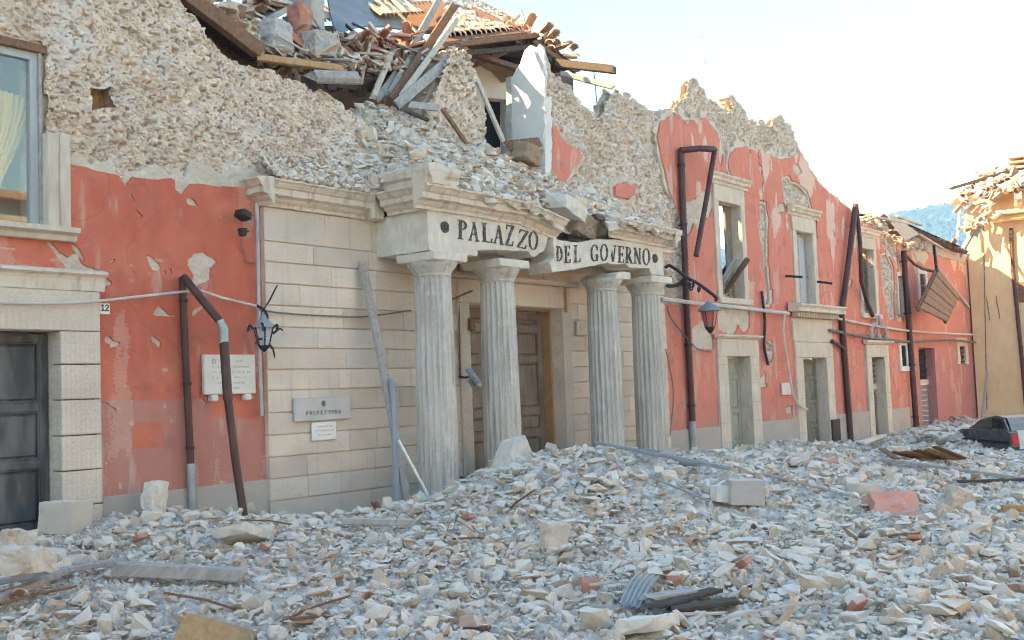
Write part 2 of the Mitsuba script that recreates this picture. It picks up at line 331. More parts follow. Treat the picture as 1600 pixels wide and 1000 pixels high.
# ---------------------------------------------------------------- air, ground, hills
scene['air'] = {'type': 'homogeneous', 'albedo': {'type': 'rgb', 'value': [.95, .95, .96]}, 'sigma_t': {'type': 'rgb', 'value': [.00006, .00019, .00048]}}
scene['haze'] = {'type': 'cube', 'to_world': T().translate([900, 200, 200]).scale([1600, 1500, 202]), 'bsdf': {'type': 'null'}, 'interior': {'type': 'ref', 'id': 'air'}}
tag('haze', 'thin bluish haze in the air between the street and the hill', 'haze', kind='stuff')
def ground():
    xs = np.unique(np.concatenate([np.linspace(-600, 2400, 40), np.linspace(-20, 60, 60)])); ys = np.unique(np.concatenate([np.linspace(-1200, 1600, 40), np.linspace(-20, 30, 40)]))
    X, Y = np.meshgrid(xs, ys, indexing='ij'); Z = np.where(X > 60, -.6, -.05)*1.0
    i, j = np.meshgrid(np.arange(len(xs)-1), np.arange(len(ys)-1), indexing='ij'); k = i*len(ys)+j
    q = np.stack([k, k+len(ys), k+len(ys)+1, k+1], -1).reshape(-1, 4)
    return np.stack([X, Y, Z], -1).reshape(-1, 3), q
add('ground', ground(), 'asphalt'); tag('ground', 'dusty street surface under the rubble', 'ground', kind='structure')
def hills():
    X, Y = np.meshgrid(np.linspace(1100, 1900, 230), np.linspace(-100, 1300, 420), indexing='ij')
    dx, ang = X-1100, Y/X
    top = 226+14*np.clip((.361-ang)/.073, -3, 2)
    Z = -2+np.clip(dx/430, 0, 1)**.8*top*(.90+.20*meshkit.fbm(np.stack([X/210, Y/210, X*0], -1), 4))
    Z += (meshkit.noise(np.stack([X/8, Y/8, X*0], -1))*5+meshkit.noise(np.stack([X/4, Y/4, X*0], -1))*5)*np.clip(dx/60, 0, 1)
    n = X.shape[1]; i, j = np.meshgrid(np.arange(X.shape[0]-1), np.arange(n-1), indexing='ij'); k = i*n+j
    return np.stack([X, Y, np.minimum(Z, 392)], -1).reshape(-1, 3), np.stack([k, k+n, k+n+1, k+1], -1).reshape(-1, 4)
add('hills', hills(), 'forest'); tag('hills', 'distant wooded hill fading blue in the haze', 'hill', kind='structure')

# ---------------------------------------------------------------- palace: masonry, plaster, ashlar
PAL = 'palace'
tag(PAL, 'red plastered palace with stone portico, its upper storey collapsed and roof fallen in', 'palace')
def masonry(poly, y, seed, cell=(.098, .066), amp=.031, res=.0135, lean=None, gone=.06):
    """A face of rough rubble stonework over an (x, z) polygon, towards -y: every stone stands out of the joints by its own amount."""
    r = np.random.default_rng(seed); x0, z0, x1, z1 = poly.bounds
    gx, gz = np.arange(x0-cell[0], x1+cell[0], cell[0]), np.arange(z0-cell[1], z1+cell[1], cell[1])
    P = np.stack(np.meshgrid(gx, gz, indexing='ij'), -1); P[:, ::2, 0] += cell[0]/2
    P = (P+r.uniform(-.42, .42, P.shape)*cell).reshape(-1, 2); sc = V3(1/cell[0], 1/cell[1])
    tree = cKDTree(P*sc); xs, zs = np.arange(x0, x1+res, res), np.arange(z0, z1+res, res)
    X, Z = np.meshgrid(xs, zs, indexing='ij'); Q = np.stack([X, Z], -1).reshape(-1, 2)
    Q3 = np.c_[Q, np.zeros(len(Q))]
    wob = .55*np.stack([meshkit.fbm(Q3*7+k*11, 3, seed+k)-.5 for k in range(2)], 1)*cell[0]*2
    d, i = tree.query((Q+wob)*sc, k=2)
    edge = np.clip((d[:, 1]-d[:, 0])*2.0, 0, 1); edge = edge*edge*(3-2*edge)
    ht, lost, tone = r.random(len(P)), r.random(len(P)) < gone, r.random(len(P))
    tilt = r.normal(size=(len(P), 2))*.10; I = i[:, 0]; off = (Q-P[I])
    h = edge*(.35+.75*ht[I])+np.sum(off*tilt[I], 1)/cell[1]*edge*.8
    h = np.where(lost[I], -1.0*edge, h)
    ero = meshkit.fbm(Q3*1.1+5, 3, seed+21); h = h*np.clip(.25+2.0*(ero-.25), .15, 1.35)
    for _ in range(int(poly.area*.55)):
        hc = V3(r.uniform(x0, x1), r.uniform(z0, z1)); hw = r.uniform(.05, .13); dq = (Q-hc)/V3(hw*r.uniform(1, 1.8), hw); h -= 2.0*np.clip(1.2-np.sum(dq*dq, 1)-.9*(meshkit.noise(Q3*16, seed+31)-.5), 0, 1)
    h = h*amp+amp*1.5*(meshkit.fbm(Q3*2.2, 3, seed+5)-.5)*2+amp*.9*(meshkit.fbm(Q3*26, 4, seed+8)-.5)
    pit = meshkit.noise(Q3*V3(15, 22, 1), seed+3); pit2 = meshkit.noise(Q3*V3(26, 38, 1), seed+4); h -= np.clip((pit-.77)*9, 0, 1)*amp*2.2+np.clip((pit2-.78)*9, 0, 1)*amp*1.5
    Y = y-h
    if lean is not None: Y = Y+lean(Q[:, 0], Q[:, 1])
    ok = contains_xy(poly, Q[:, 0], Q[:, 1]).reshape(X.shape); n = len(zs)
    a, b = np.meshgrid(np.arange(len(xs)-1), np.arange(n-1), indexing='ij'); good = ok[:-1, :-1] & ok[1:, :-1] & ok[1:, 1:] & ok[:-1, 1:]
    k = (a*n+b)[good]; q = np.stack([k, k+n, k+n+1, k+1], -1)
    v = np.c_[Q[:, 0], Y, Q[:, 1]]; uv = np.c_[tone[I], 1-edge]
    used, inv = np.unique(q, return_inverse=True)
    return (v[used], inv.reshape(q.shape)), uv[used]
def stonework(key, poly, y, seed, n_parts=40, lean=None, back=.6, **kw):
    m, uv = masonry(poly, y, seed, lean=lean, **kw)
    k = add(key, m, 'masonry', uv=uv)
    core = slab(poly.buffer(-.05), y+.16, y+back)
    if lean is not None:
        core = trimesh.Trimesh(*trimesh.remesh.subdivide_to_size(core.vertices, core.faces, .4, max_iter=12), process=False)
        core.vertices[:, 1] += lean(core.vertices[:, 0], core.vertices[:, 2])
    add(k+'__core', core, 'masonry')
    r = np.random.default_rng(seed+50); x0, z0, x1, z1 = poly.bounds; q = np.stack([r.uniform(x0, x1, 9000), r.uniform(z0, z1, 9000)], 1); q = q[contains_xy(poly.buffer(-.02), q[:, 0], q[:, 1])]
    q = q[:int(poly.area*kw.get('dens', 60))]; yy = y-r.uniform(-.02, .03, len(q))+(0 if lean is None else lean(q[:, 0], q[:, 1]))
    sv, sf, su = stones(np.c_[q[:, 0], yy, q[:, 1]], .016+.040*r.random(len(q))**2*kw.get('cell', (.125, .08))[0]/.125, seed+51, flat=0)
    ks = add(k+'__small_stone', (sv, sf), 'masonry', uv=su*V3(1, .5)[:2]); tag(ks, kind='stuff')
    g = max(poly.geoms, key=lambda a: a.area) if hasattr(poly, 'geoms') else poly
    x0, z0, x1, z1 = g.bounds; done = 0
    while done < n_parts:                               # stones that stand clear of the face or sit on the broken top
        if done % 2: p = np.array(g.exterior.interpolate(r.random(), normalized=True).coords[0])
        else: p = V3(r.uniform(x0, x1), r.uniform(z0, z1))
        done += 1
        if not g.buffer(.03).contains(Point(p)) or p[1] < z0+.15*(z1-z0): continue
        s = r.uniform(.05, .12) if done % 2 else r.uniform(.06, .14)
        v, f = PROTO[r.integers(len(PROTO))]
        v = (v*s*V3(1, .7, .7)*r.uniform(.7, 1, 3))@rot([0, 1, 0], r.normal()*.3).T+V3(p[0], y+r.uniform(-.03, .05) if done % 2 else y+r.uniform(0, .35), p[1])
        if lean is not None: v[:, 1] += lean(p[:1], p[1:])[0]
        add(k+'__stone', (v, f), 'masonry', uv=np.tile([r.random(), r.random()*.4], (len(v), 1)))
    return k

WIN_L = [(-140, 66), (72, 68), (74, 362), (-140, 345)]           # big window at the left edge
top_edge = [(285, -60), (286, 2), (300, 14), (312, 26), (322, 50), (345, 70), (362, 85), (385, 97), (412, 100), (440, 108), (462, 118), (482, 120), (500, 128),
            (520, 133), (540, 137), (556, 148), (566, 160), (580, 168), (600, 190), (640, 212), (700, 240)]
plast_top = [(104, 256), (118, 259), (135, 262), (150, 268), (170, 272), (185, 275), (190, 284), (195, 293), (199, 285), (206, 277), (225, 280), (245, 281), (265, 279),
             (272, 283), (273, 297), (283, 304), (290, 294), (296, 287), (315, 288), (340, 291), (380, 294), (405, 300)]
UP = xz([(-140, -120), (285, -120)]+top_edge+[(700, 310), (580, 310), (400, 300)]+[(a, b-6) for a, b in plast_top[::-1]]+[(104, 212), (72, 208), (74, 66), (-140, 60)])
putlog = xz([(145, 137), (178, 139), (182, 166), (150, 167)])
lean_up = lambda x, z: np.clip(x-9.0, 0, 4)*np.clip(z-5.0, 0, 3)*.07
stonework(PAL+'__rubble_wall', rag(UP.difference(putlog), .03, .08, 1), 12.05, 11, 90, lean_up)
add(PAL+'__rubble_wall__beam_hole', slab(putlog.buffer(.05), 12.28, 12.32), 'tan_wood')

lime_up = xz([(104, 290)]+[(a, b-(16+10*math.sin(i*1.9)+(14 if i > 14 else 0))) for i, (a, b) in enumerate(plast_top)]+[(405, 330), (104, 330)])
add(PAL+'__lime_render', slab(rag(lime_up, .03, .05, 4), 12.005, 12.2), 'lime_render')
plast = Polygon([tuple(at(a, b, y=12)[[0, 2]]) for a, b in plast_top]+[(9.88, 5.2), (9.88, -.2), (7.39, -.2)]+[tuple(at(a, b, y=12)[[0, 2]]) for a, b in [(150, 478), (148, 447), (-140, 436), (-140, 352), (104, 366)]]).buffer(0)
add(PAL+'__lime_render', slab(plast.buffer(.01), 12.003, 12.4), 'lime_render')
LOST_L = [[(71, 379), (80, 380), (92, 395), (106, 402), (113, 397), (122, 398), (128, 413), (138, 418), (152, 420), (158, 426), (173, 442), (163, 449), (150, 443), (120, 429), (106, 425), (98, 412), (80, 392)],
    [(228, 399), (237, 402), (246, 408), (250, 418), (247, 422), (237, 420), (231, 411)], [(252, 423), (256, 420), (258, 428), (254, 431)], [(262, 420), (267, 422), (268, 428), (264, 426)],
    [(292, 404), (303, 395), (315, 393), (325, 400), (337, 407), (336, 412), (329, 420), (328, 438), (317, 442), (305, 449), (299, 444), (301, 430), (293, 415)],
    [(248, 477), (256, 487), (262, 493), (274, 492), (272, 496), (255, 496), (237, 491), (243, 483)], [(312, 479), (318, 476), (316, 483), (308, 490), (301, 495), (299, 489), (304, 482)],
    [(160, 533), (165, 524), (172, 525), (175, 531), (186, 535), (187, 539), (178, 541), (172, 545), (168, 538)], [(235, 528), (239, 525), (246, 530), (252, 535), (250, 541), (245, 540), (238, 534)],
    [(199, 304), (203, 304), (207, 313), (205, 316)], [(209, 325), (214, 328), (222, 337), (221, 340), (213, 332)], [(289, 309), (297, 309), (310, 323), (300, 322), (291, 318)], [(169, 405), (176, 402), (178, 406), (172, 409)],
    [(110, 380), (117, 385), (132, 405), (130, 411), (124, 404), (112, 390)], [(311, 610), (312, 620), (322, 632), (320, 634), (311, 626)], [(158, 627), (170, 632), (180, 640), (178, 642), (164, 634)]]
lost = unary_union([rag(xz(p), .012, .018, i) for i, p in enumerate(LOST_L)])
add(PAL+'__plaster', slab(rag(plast, .006, .05, 6).difference(lost), 11.98, 12.0), 'pink_plaster')
zp = at(300, 762, y=11.95)[2]
add(PAL+'__plinth', wear(bx(7.39, 9.85, 11.945, 12.3, -.2, zp), .006, .15, 6), 'plinth_stone', smooth=30)

# ---- ashlar front of the portico bay
AX0, AX1, AY = 9.83, 20.43, 11.90
course = [-.15, .17, .47, .77, 1.065, 1.355, 1.65, 1.95, 2.25, 2.535, 2.825, 3.115, 3.41, 3.71, 4.005, 4.285, 4.76]
DX0, DX1, DZ = 14.05, 16.68, 3.60
add(PAL+'__ashlar_wall', cat_([slab(sbox(AX0+.01, -.2, AX1-.01, 4.9).difference(sbox(DX0, -1, DX1, DZ)), AY+.03, AY+.55)]), 'ashlar')
def block(x0, x1, z0, z1, y0, y1, c=.012):
    return bx(x0, x1, y0, y1, z0, z1, c)
r = np.random.default_rng(21)
for i, (z0, z1) in enumerate(zip(course[:-1], course[1:])):
    cuts = [AX0]; x = AX0
    while True:
        x += r.uniform(.55, 1.55) if z1-z0 < .4 else r.uniform(.9, 1.8)
        if x > AX1-.5: break
        cuts.append(x)
    cuts.append(AX1)
    for a, b in zip(cuts[:-1], cuts[1:]):
        for s, e in ([(a, b)] if z0 > DZ-.1 else [(a, min(b, DX0-.26)), (max(a, DX1+.26), b)]):
            if e-s < .12: continue
            d = r.normal()*.003
            m = block(s+.0025, e-.0025, z0+.008, z1-.006, AY+d, AY+.12, .007)
            add(PAL+'__ashlar_wall__block', m, 'ashlar', uv=np.tile([r.random(), 0], (len(m.vertices), 1)))
# main door
k = PAL+'__main_door'
for nm, m in (('jamb', bx(DX0-.255, DX0, AY-.035, AY+.24, -.1, DZ, .012)), ('jamb', bx(DX1, DX1+.255, AY-.035, AY+.24, -.1, DZ, .012)), ('lintel', bx(DX0-.255, DX1+.255, AY-.038, AY+.24, DZ, DZ+.40, .015)),
              ('cornice', bx(DX0-.42, DX1+.42, AY-.16, AY+.02, DZ+.405, DZ+.50, .02))):
    add(k+'__'+nm, wear(m, .006, .12, 8), 'ashlar', smooth=30, uv=None)
add(k+'__reveal', cat_([bx(DX0-.02, DX0+.055, AY+.24, AY+.5, -.1, DZ+.03), bx(DX1-.055, DX1+.02, AY+.24, AY+.5, -.1, DZ+.03), bx(DX0+.055, DX1-.055, AY+.24, AY+.5, DZ-.04, DZ+.03)]), 'tan_wood')
def panelled_leaf(key, x0, x1, y, z0, z1, rows, m, depth=.05, stile=.11, cols=1):
    """A door leaf: stiles and rails proud, every panel a piece of its own, set back and raised at its middle."""
    fr = [bx(x0, x0+stile, y, y+depth, z0, z1, .006), bx(x1-stile, x1, y, y+depth, z0, z1, .006)]
    tot = sum(rows); z = z0; hh = z1-z0-stile
    w = (x1-x0-stile*(cols+1))/cols
    add(key+'__board', bx(x0+.01, x1-.01, y+depth*.75, y+depth*1.6, z0, z1), m)
    for c in range(1, cols): fr.append(bx(x0+c*(w+stile), x0+c*(w+stile)+stile, y+.001, y+depth, z0, z1, .006))
    for q in rows:
        h = hh*q/tot
        fr.append(bx(x0+stile, x1-stile, y+.002, y+depth, z, z+stile, .006))
        for c in range(cols):
            a = x0+stile+c*(w+stile)
            add(key+'__panel', cat_([bx(a+.035, a+w-.035, y+depth*.35, y+depth*.9, z+stile+.035, z+h-.035, .018)]), m)
            for e in (bx(a, a+.018, y+.008, y+depth*.9, z+stile, z+h, .005), bx(a+w-.018, a+w, y+.008, y+depth*.9, z+stile, z+h, .005), bx(a+.018, a+w-.018, y+.008, y+depth*.9, z+stile, z+stile+.018, .005), bx(a+.018, a+w-.018, y+.008, y+depth*.9, z+h-.018, z+h, .005)): fr.append(e)
        z += h
    fr.append(bx(x0+stile, x1-stile, y+.002, y+depth, z1-stile, z1, .006))
    add(key+'__frame', cat_(fr), m)
panelled_leaf(k, DX0+.06, (DX0+DX1)/2-.005, AY+.42, .1, DZ-.05, (1.0, 1.7, .9, 2.1, 1.25, .55), 'door_wood', .075, .12, 1)
panelled_leaf(k, (DX0+DX1)/2+.005, DX1-.06, AY+.42, .1, DZ-.05, (1.0, 1.7, .9, 2.1, 1.25, .55), 'door_wood', .075, .12, 1)
tag(k, 'dusty dark panelled wooden double door between the middle columns')

# ---- entablature: wall cornice, returns, frieze, cornice
prof_c = [(0, 0), (.05, .0), (.05, .05), (.10, .09), (.12, .13), (.22, .155), (.22, .245), (.25, .26), (.30, .33), (.33, .345), (.33, .375), (0, .40)]   # outward, up
def moulding(p0, p1, out, prof=prof_c, s=1.0, seed=0):
    p0, p1 = V3(*p0), V3(*p1); d = p1-p0; L = np.linalg.norm(d); d /= L; o = V3(*out); up = np.cross(d, o)
    if up[2] < 0: p0, p1, d = p1, p0, -d; up = -up
    m = prism(Polygon([(a*s, b*s) for a, b in prof]), p0, o, (0, 0, 1), L) if np.dot(np.cross(o, V3(0, 0, 1)), d) > 0 else None
    if m is None: m = prism(Polygon([(a*s, b*s) for a, b in prof]), p1, o, (0, 0, 1), L)
    return m
FY, FX0, FX1, FZ0, FZ1 = 10.85, 11.97, 18.75, 4.205, 4.80
cor_z = 4.757
def old(m, seed=0, amp=.016): return wear(m, amp, .09, 11, seed)
k = PAL+'__wall_cornice'
add(k, old(moulding((AX0-.02, AY, cor_z), (FX0-.26, AY, cor_z), (0, -1, 0), s=.92)), 'moulding_stone', smooth=35)
add(k, old(moulding((AX0-.018, AY+.12, cor_z+.002), (AX0-.018, AY-.27, cor_z+.002), (-1, 0, 0), s=.90)), 'moulding_stone', smooth=35)
add(k, old(moulding((FX1+.28, AY, cor_z), (AX1+.05, AY, cor_z), (0, -1, 0), s=.85)), 'moulding_stone', smooth=35)
add(k, wear(bx(FX0-.27, FX0-.03, AY-.22, AY+.02, cor_z-.01, cor_z+.34, .02), .01, .06, 12, 15), 'moulding_stone', smooth=35)
k = PAL+'__frieze'
fr_l = xz([(671.5, 324), (720, 334), (761, 341), (800, 348), (806, 346), (816, 352), (826, 353), (841, 362), (856, 371), (853, 384), (850, 392), (842, 396), (836, 402), (829, 399), (826, 393), (806, 392), (774, 389.5), (726, 392), (672, 390)], FY)
add(k, old(slab(fr_l.union(sbox(FX0, FZ0, FX0+1.1, FZ1)), FY, FY+.52), 1), 'frieze_stone', smooth=35)
add(k, old(bx(FX0, FX0+.5, FY+.52, AY, FZ0+.002, FZ1), 2), 'frieze_stone', smooth=35)
tag(k, 'left length of the carved frieze, broken off at its right end')
fr_d = xz([(860, 374), (882, 378), (899, 380), (932, 374.5), (946, 377), (951, 386), (950.5, 398), (949.5, 410), (925, 415), (896, 421), (859.5, 425.8), (853, 410), (862, 403), (861, 390)], FY)
kd = add(k, old(slab(fr_d, FY-.06, FY+.42), 3), 'frieze_stone', smooth=35); tag(kd, 'fallen frieze block tilted down over the doorway')
fr_g = xz([(931, 374), (956, 374), (985, 376), (1020, 380), (1035, 384), (1037, 430), (1018, 429), (1014, 419), (984, 418), (978, 412), (952, 413), (953, 398), (950, 385), (932, 383)], FY)
kg = add(k, old(slab(fr_g, FY, FY+.5), 4), 'frieze_stone', smooth=35); tag(kg, 'right length of the carved frieze standing on the last two columns')
add(k, old(bx(FX1-.5, FX1-.02, FY+.5, AY, FZ0+.05, FZ1-.05), 5), 'frieze_stone', smooth=35)

# letters: serif capitals in a unit-high box
def _bar(a, b, w):
    a, b = V3(*a), V3(*b); q = (b-a)/np.linalg.norm(b-a); n = V3(-q[1], q[0])*w/2
    return Polygon([a+n, b+n, b-n, a-n])
def _ring(cx, cy, rx, ry, t, s): return affinity.scale(Point(cx, cy).buffer(1, 24), rx, ry).difference(affinity.scale(Point(cx, cy).buffer(1, 24), rx-t, ry-s))
def _sf(x, y, w=.17, up=True):
    h = .045; s = 1 if up else -1
    return Polygon([(x-w, y), (x+w, y), (x+w, y+s*h*.6), (x+.06, y+s*h*1.9), (x-.06, y+s*h*1.9), (x-w, y+s*h*.6)])
TK, TN = .155, .07
def glyph(c):
    st = lambda x: sbox(x-TK/2, 0, x+TK/2, 1).union(_sf(x, 0)).union(_sf(x, 1, up=False)); tn = lambda x: sbox(x-TN/2, 0, x+TN/2, 1).union(_sf(x, 0, .13)).union(_sf(x, 1, .13, up=False))
    if c in 'PR':
        g = st(.19).union(_ring(.24, .74, .36, .26, .13, .055).intersection(sbox(.2, 0, 1, 1)))
        return g.union(_bar((.36, .5), (.66, .02), .15)).union(sbox(.56, 0, .78, .04)) if c == 'R' else g
    if c == 'A': return unary_union([_bar((.10, 0), (.38, .98), TN), _bar((.36, 1.0), (.66, 0), TK), sbox(.20, .33, .56, .385), _sf(.10, 0, .13), _sf(.66, 0, .16)])
    if c == 'V': return unary_union([_bar((.10, 1), (.38, .0), TK), _bar((.39, .02), (.64, 1), TN), _sf(.10, 1, .16, False), _sf(.64, 1, .13, False)])
    if c == 'L': return unary_union([st(.19), sbox(.19, 0, .64, .055), Polygon([(.58, 0), (.66, 0), (.68, .24), (.64, .24)])])
    if c == 'Z': return unary_union([sbox(.08, .945, .66, 1), sbox(.05, 0, .66, .055), _bar((.12, .02), (.60, .98), TK), Polygon([(.06, 1), (.11, 1), (.09, .78), (.05, .78)]), Polygon([(.60, 0), (.66, 0), (.69, .24), (.65, .24)])])
    if c == 'O': return _ring(.40, .5, .38, .52, .14, .05)
    if c == 'D': return st(.17).union(_ring(.22, .5, .46, .5, .14, .055).intersection(sbox(.2, -1, 1, 2)))
    if c == 'E': return unary_union([st(.19), sbox(.19, 0, .62, .055), sbox(.19, .945, .60, 1), sbox(.19, .48, .50, .53), Polygon([(.56, 0), (.63, 0), (.65, .22), (.61, .22)]), Polygon([(.55, 1), (.60, 1), (.61, .8), (.57, .8)]), sbox(.46, .40, .50, .61)])
    if c == 'G': return unary_union([_ring(.42, .5, .40, .52, .14, .05).difference(sbox(.5, .32, 1, .80)), sbox(.58, .02, .72, .42), _sf(.65, .42, .13, False), Polygon([(.66, .66), (.70, .66), (.70, .9), (.6, .9)])])
    if c == 'N': return unary_union([tn(.12), tn(.72), _bar((.10, .99), (.70, .02), TK), _sf(.08, 1, .14, False)])
def letter(c, bl, br, tl, holder, y=FY, wid=1.0):
    a, b, t = (at(*q, y=y)[[0, 2]] for q in (bl, br, tl))
    ex, ez = b-a, t-a; g = glyph(c); x0, _, x1, _ = g.bounds
    g = affinity.affine_transform(g, [ex[0]/(x1-x0), ez[0], ex[1]/(x1-x0), ez[1], a[0]-x0*ex[0]/(x1-x0), a[1]-x0*ex[1]/(x1-x0)])
    add(holder+'__letter', slab(g, y-.016, y+.03), 'letter_black')
for c, bl, br, tl in [('P', (714.5, 373), (728.3, 375.2), (715, 343)), ('A', (731.4, 375.6), (748.2, 378), (732, 346)), ('L', (752.4, 377.4), (768.6, 380), (751.5, 347.5)), ('A', (769.8, 380), (786.5, 383), (771, 351)), ('Z', (789, 383), (801, 385), (791, 351)),
                      ('Z', (807, 386), (821, 389.5), (812, 358)), ('O', (825, 388.5), (839.5, 391), (826, 361))]: letter(c, bl, br, tl, k)
for c, bl, br, tl in [('D', (868.5, 408), (878.4, 409), (868, 384)), ('E', (881.7, 411), (891, 410.6), (881, 384)), ('L', (896, 410.5), (906.5, 409.5), (896, 383)), ('G', (922.5, 408), (934.5, 408), (922.5, 382.5)), ('O', (937, 407), (949, 407.5), (937.5, 381.5))]: letter(c, bl, br, tl, kd, FY-.06)
for c, bl, br, tl in [('V', (951, 408.5), (963.5, 409.3), (950, 382.5)), ('E', (965, 410), (974.5, 410.8), (965, 384)), ('R', (976.5, 411), (988, 412), (976.5, 385.5)),
                      ('N', (989.5, 412), (1001, 413), (989.5, 387)), ('O', (1003.5, 413), (1015, 414), (1003.5, 388))]: letter(c, bl, br, tl, kg)
for (u, v), hk in (((694.5, 355), k), ((1023, 404), kg)):
    c = at(u, v, y=FY)
    m = [prism(_ring(0, 0, .085, .085, .028, .028), (c[0], FY+.02, c[2]), (1, 0, 0), (0, 0, 1), .04)]
    m += [prism(affinity.rotate(affinity.translate(affinity.scale(Point(0, 0).buffer(1, 8), .011, .024), 0, .033), a*60, origin=(0, 0)), (c[0], FY+.02, c[2]), (1, 0, 0), (0, 0, 1), .036) for a in range(6)]
    add(hk+'__rosette', cat_(m), 'letter_black')
# cornice over the frieze, in pieces: standing, cracked and tilted
k = PAL+'__portico_cornice'
cs = dict(s=.86)
cut = [FX0-.10, 13.35, 14.15, 15.05]
zc = FZ1-.005
add(k, old(moulding((FX0-.02, AY-.3, zc), (FX0-.02, FY, zc), (-1, 0, 0), **cs), 6), 'moulding_stone', smooth=35)
m = moulding((FX0-.30, FY, zc), (cut[1], FY, zc), (0, -1, 0), **cs); add(k, old(m, 7), 'moulding_stone', smooth=35)
add(k, old(moulding((cut[1]+.006, FY+.01, zc-.005), (cut[2], FY, zc-.008), (0, -1, 0), **cs), 8), 'moulding_stone', smooth=35)
def tilt(m, c, a, ax=(0, 1, 0)):
    M = rot(ax, a); c = V3(*c); m.vertices = (m.vertices-c)@M.T+c; return m
m = tilt(moulding((cut[2]+.012, FY+.02, zc-.01), (cut[3]+.1, FY+.02, zc-.01), (0, -1, 0), **cs), (cut[2], FY, zc), .17)
kt = add(k, old(m, 9, .016), 'moulding_stone', smooth=35); tag(kt, 'cracked end of the cornice hanging down towards the gap')
m = moulding((16.75, FY, zc-.05), (FX1+.02, FY, zc-.02), (0, -1, 0), **cs); add(k, old(tilt(m, (18.7, FY, zc), .015), 10, .018), 'moulding_stone', smooth=35)
add(k, old(moulding((FX1-.02, FY-.25, zc-.02), (FX1-.02, AY-.26, zc-.02), (1, 0, 0), **cs), 11), 'moulding_stone', smooth=35)
for q in (bx(FX0+.1, 14.4, FY+.2, AY, 4.9, 5.02), bx(17.0, FX1-.1, FY+.2, AY, 4.9, 5.02)): add(k+'__ceiling', wear(q, .03, .15, 5), 'lime_render', smooth=40)
# upper course left at the corner
k = PAL+'__blocking_course'
pb = [(0, 0), (.02, 0), (.02, .10), (.07, .13), (.10, .20), (.10, .25), (.02, .30), (-.25, .31), (-.25, 0)]
zb = zc+.345
add(k, old(moulding((FX0-.12, AY-.1, zb), (FX0-.12, FY-.25, zb), (-1, 0, 0), prof=pb), 12), 'moulding_stone', smooth=35)
add(k, old(moulding((FX0-.21, FY-.16, zb), (FX0+.47, FY-.16, zb), (0, -1, 0), prof=pb), 13), 'moulding_stone', smooth=35)

# ---- columns
def flute_shaft(cx, cy, z0, z1, r0, r1, nf=20):
    per = 7; n = nf*per; v = []; zs = np.linspace(z0, z1, 26)
    g = np.arange(n)*2*np.pi/n; ph = (np.arange(n) % per)/per
    dep = np.where(ph < .12, 0, np.sin(np.clip((ph-.12)/.88, 0, 1)*np.pi)**.7)
    for z in zs:
        t = (z-z0)/(z1-z0); rr = r0+(r1-r0)*t+.012*math.sin(t*math.pi); R = rr*(1-.085*dep)
        v.append(np.stack([cx+R*np.cos(g), cy+R*np.sin(g), g*0+z], 1))
    v = np.concatenate(v); f = []
    i, j = np.meshgrid(np.arange(len(zs)-1), np.arange(n), indexing='ij'); a = i*n+j; b = i*n+(j+1) % n
    q = np.stack([a, b, b+n, a+n], -1).reshape(-1, 4)
    v = v+.006*np.stack([meshkit.fbm(v*9+k*17, 3)-.5 for k in range(3)], 1)*2
    return v, q
CY = 11.15
for i, cx in enumerate((12.37, 13.90, 16.92, 18.43)):
    k = number(PAL+'__column') if i == 0 else f'{PAL}__column_{i:03d}'
    add(k+'__shaft', flute_shaft(cx, CY, .2, 3.86, .30, .272), 'column_stone', smooth=40)
    add(k+'__capital', wear(lathe([(.272, 3.855), (.285, 3.875), (.275, 3.89), (.28, 3.905), (.305, 3.95), (.345, 4.0), (.372, 4.04), (.372, 4.075), (.0, 4.076)], (cx, CY, 0), 40), .005, .1, 12), 'column_stone', smooth=40)
    ab = bx(cx-.38, cx+.38, CY-.38, CY+.38, 4.072, 4.20, .012)
    if i == 2:                                          # chipped under the fallen block
        ab = slab(Polygon([(cx-.12, 4.072), (cx+.38, 4.072), (cx+.38, 4.2), (cx+.1, 4.2), (cx-.05, 4.15)]), CY-.38, CY+.38)
    add(k+'__abacus', old(ab, i, .008), 'frieze_stone', smooth=35)
    tag(k, ['fluted column at the left corner of the portico', 'fluted column left of the main door', 'fluted column right of the main door, its capital broken', 'fluted column at the right end of the portico'][i])

# ---------------------------------------------------------------- palace: right wing
def X_(u, v=500, y=12.0): return at(u, v, y=y)[0]
def Z_(u, v, y=12.0): return at(u, v, y=y)[2]
RW_top = [(850, 120), (853, 98), (860, 92), (864, 112), (872, 118), (880, 119), (893, 131), (903, 150), (915, 165), (928, 172), (938, 183), (946, 178), (950, 160), (957, 146), (966, 137), (975, 148), (986, 141), (990, 153), (1005, 161),
          (1020, 172), (1050, 171), (1062, 160), (1072, 150), (1077, 130), (1083, 118), (1092, 123), (1105, 138), (1110, 152), (1120, 158), (1130, 163), (1140, 172), (1148, 164), (1142, 147), (1147, 143), (1157, 156), (1165, 168), (1172, 187),
          (1185, 191), (1192, 185), (1200, 193), (1208, 191), (1211, 181), (1224, 178), (1235, 190), (1245, 206), (1250, 225), (1258, 241), (1268, 262), (1285, 285), (1305, 305), (1325, 320), (1345, 341), (1372, 352), (1390, 367), (1412, 388)]
XE = X_(1413, 550)
zt_ = at(860, 345)[2] if False else 5.3
RW = Polygon([tuple(at(a, b, y=12)[[0, 2]]) for a, b in RW_top]+[(XE, 5.5), (XE, -.2), (AX1-.02, -.2), (AX1-.02, 4.9), (16.52, 4.9)]).buffer(0)
dd = {}
def rect(u0, u1, v0, v1=None, zb=None):
    um = (u0+u1)/2
    x0, x1 = X_(u0, v0), X_(u1, v0); zt = Z_(um, v0)
    return x0, x1, (Z_(um, v1) if zb is None else zb), zt
W = [rect(1119, 1153, 318, 466), rect(1240.5, 1266, 363, 476), rect(1342, 1361, 389, 490)]
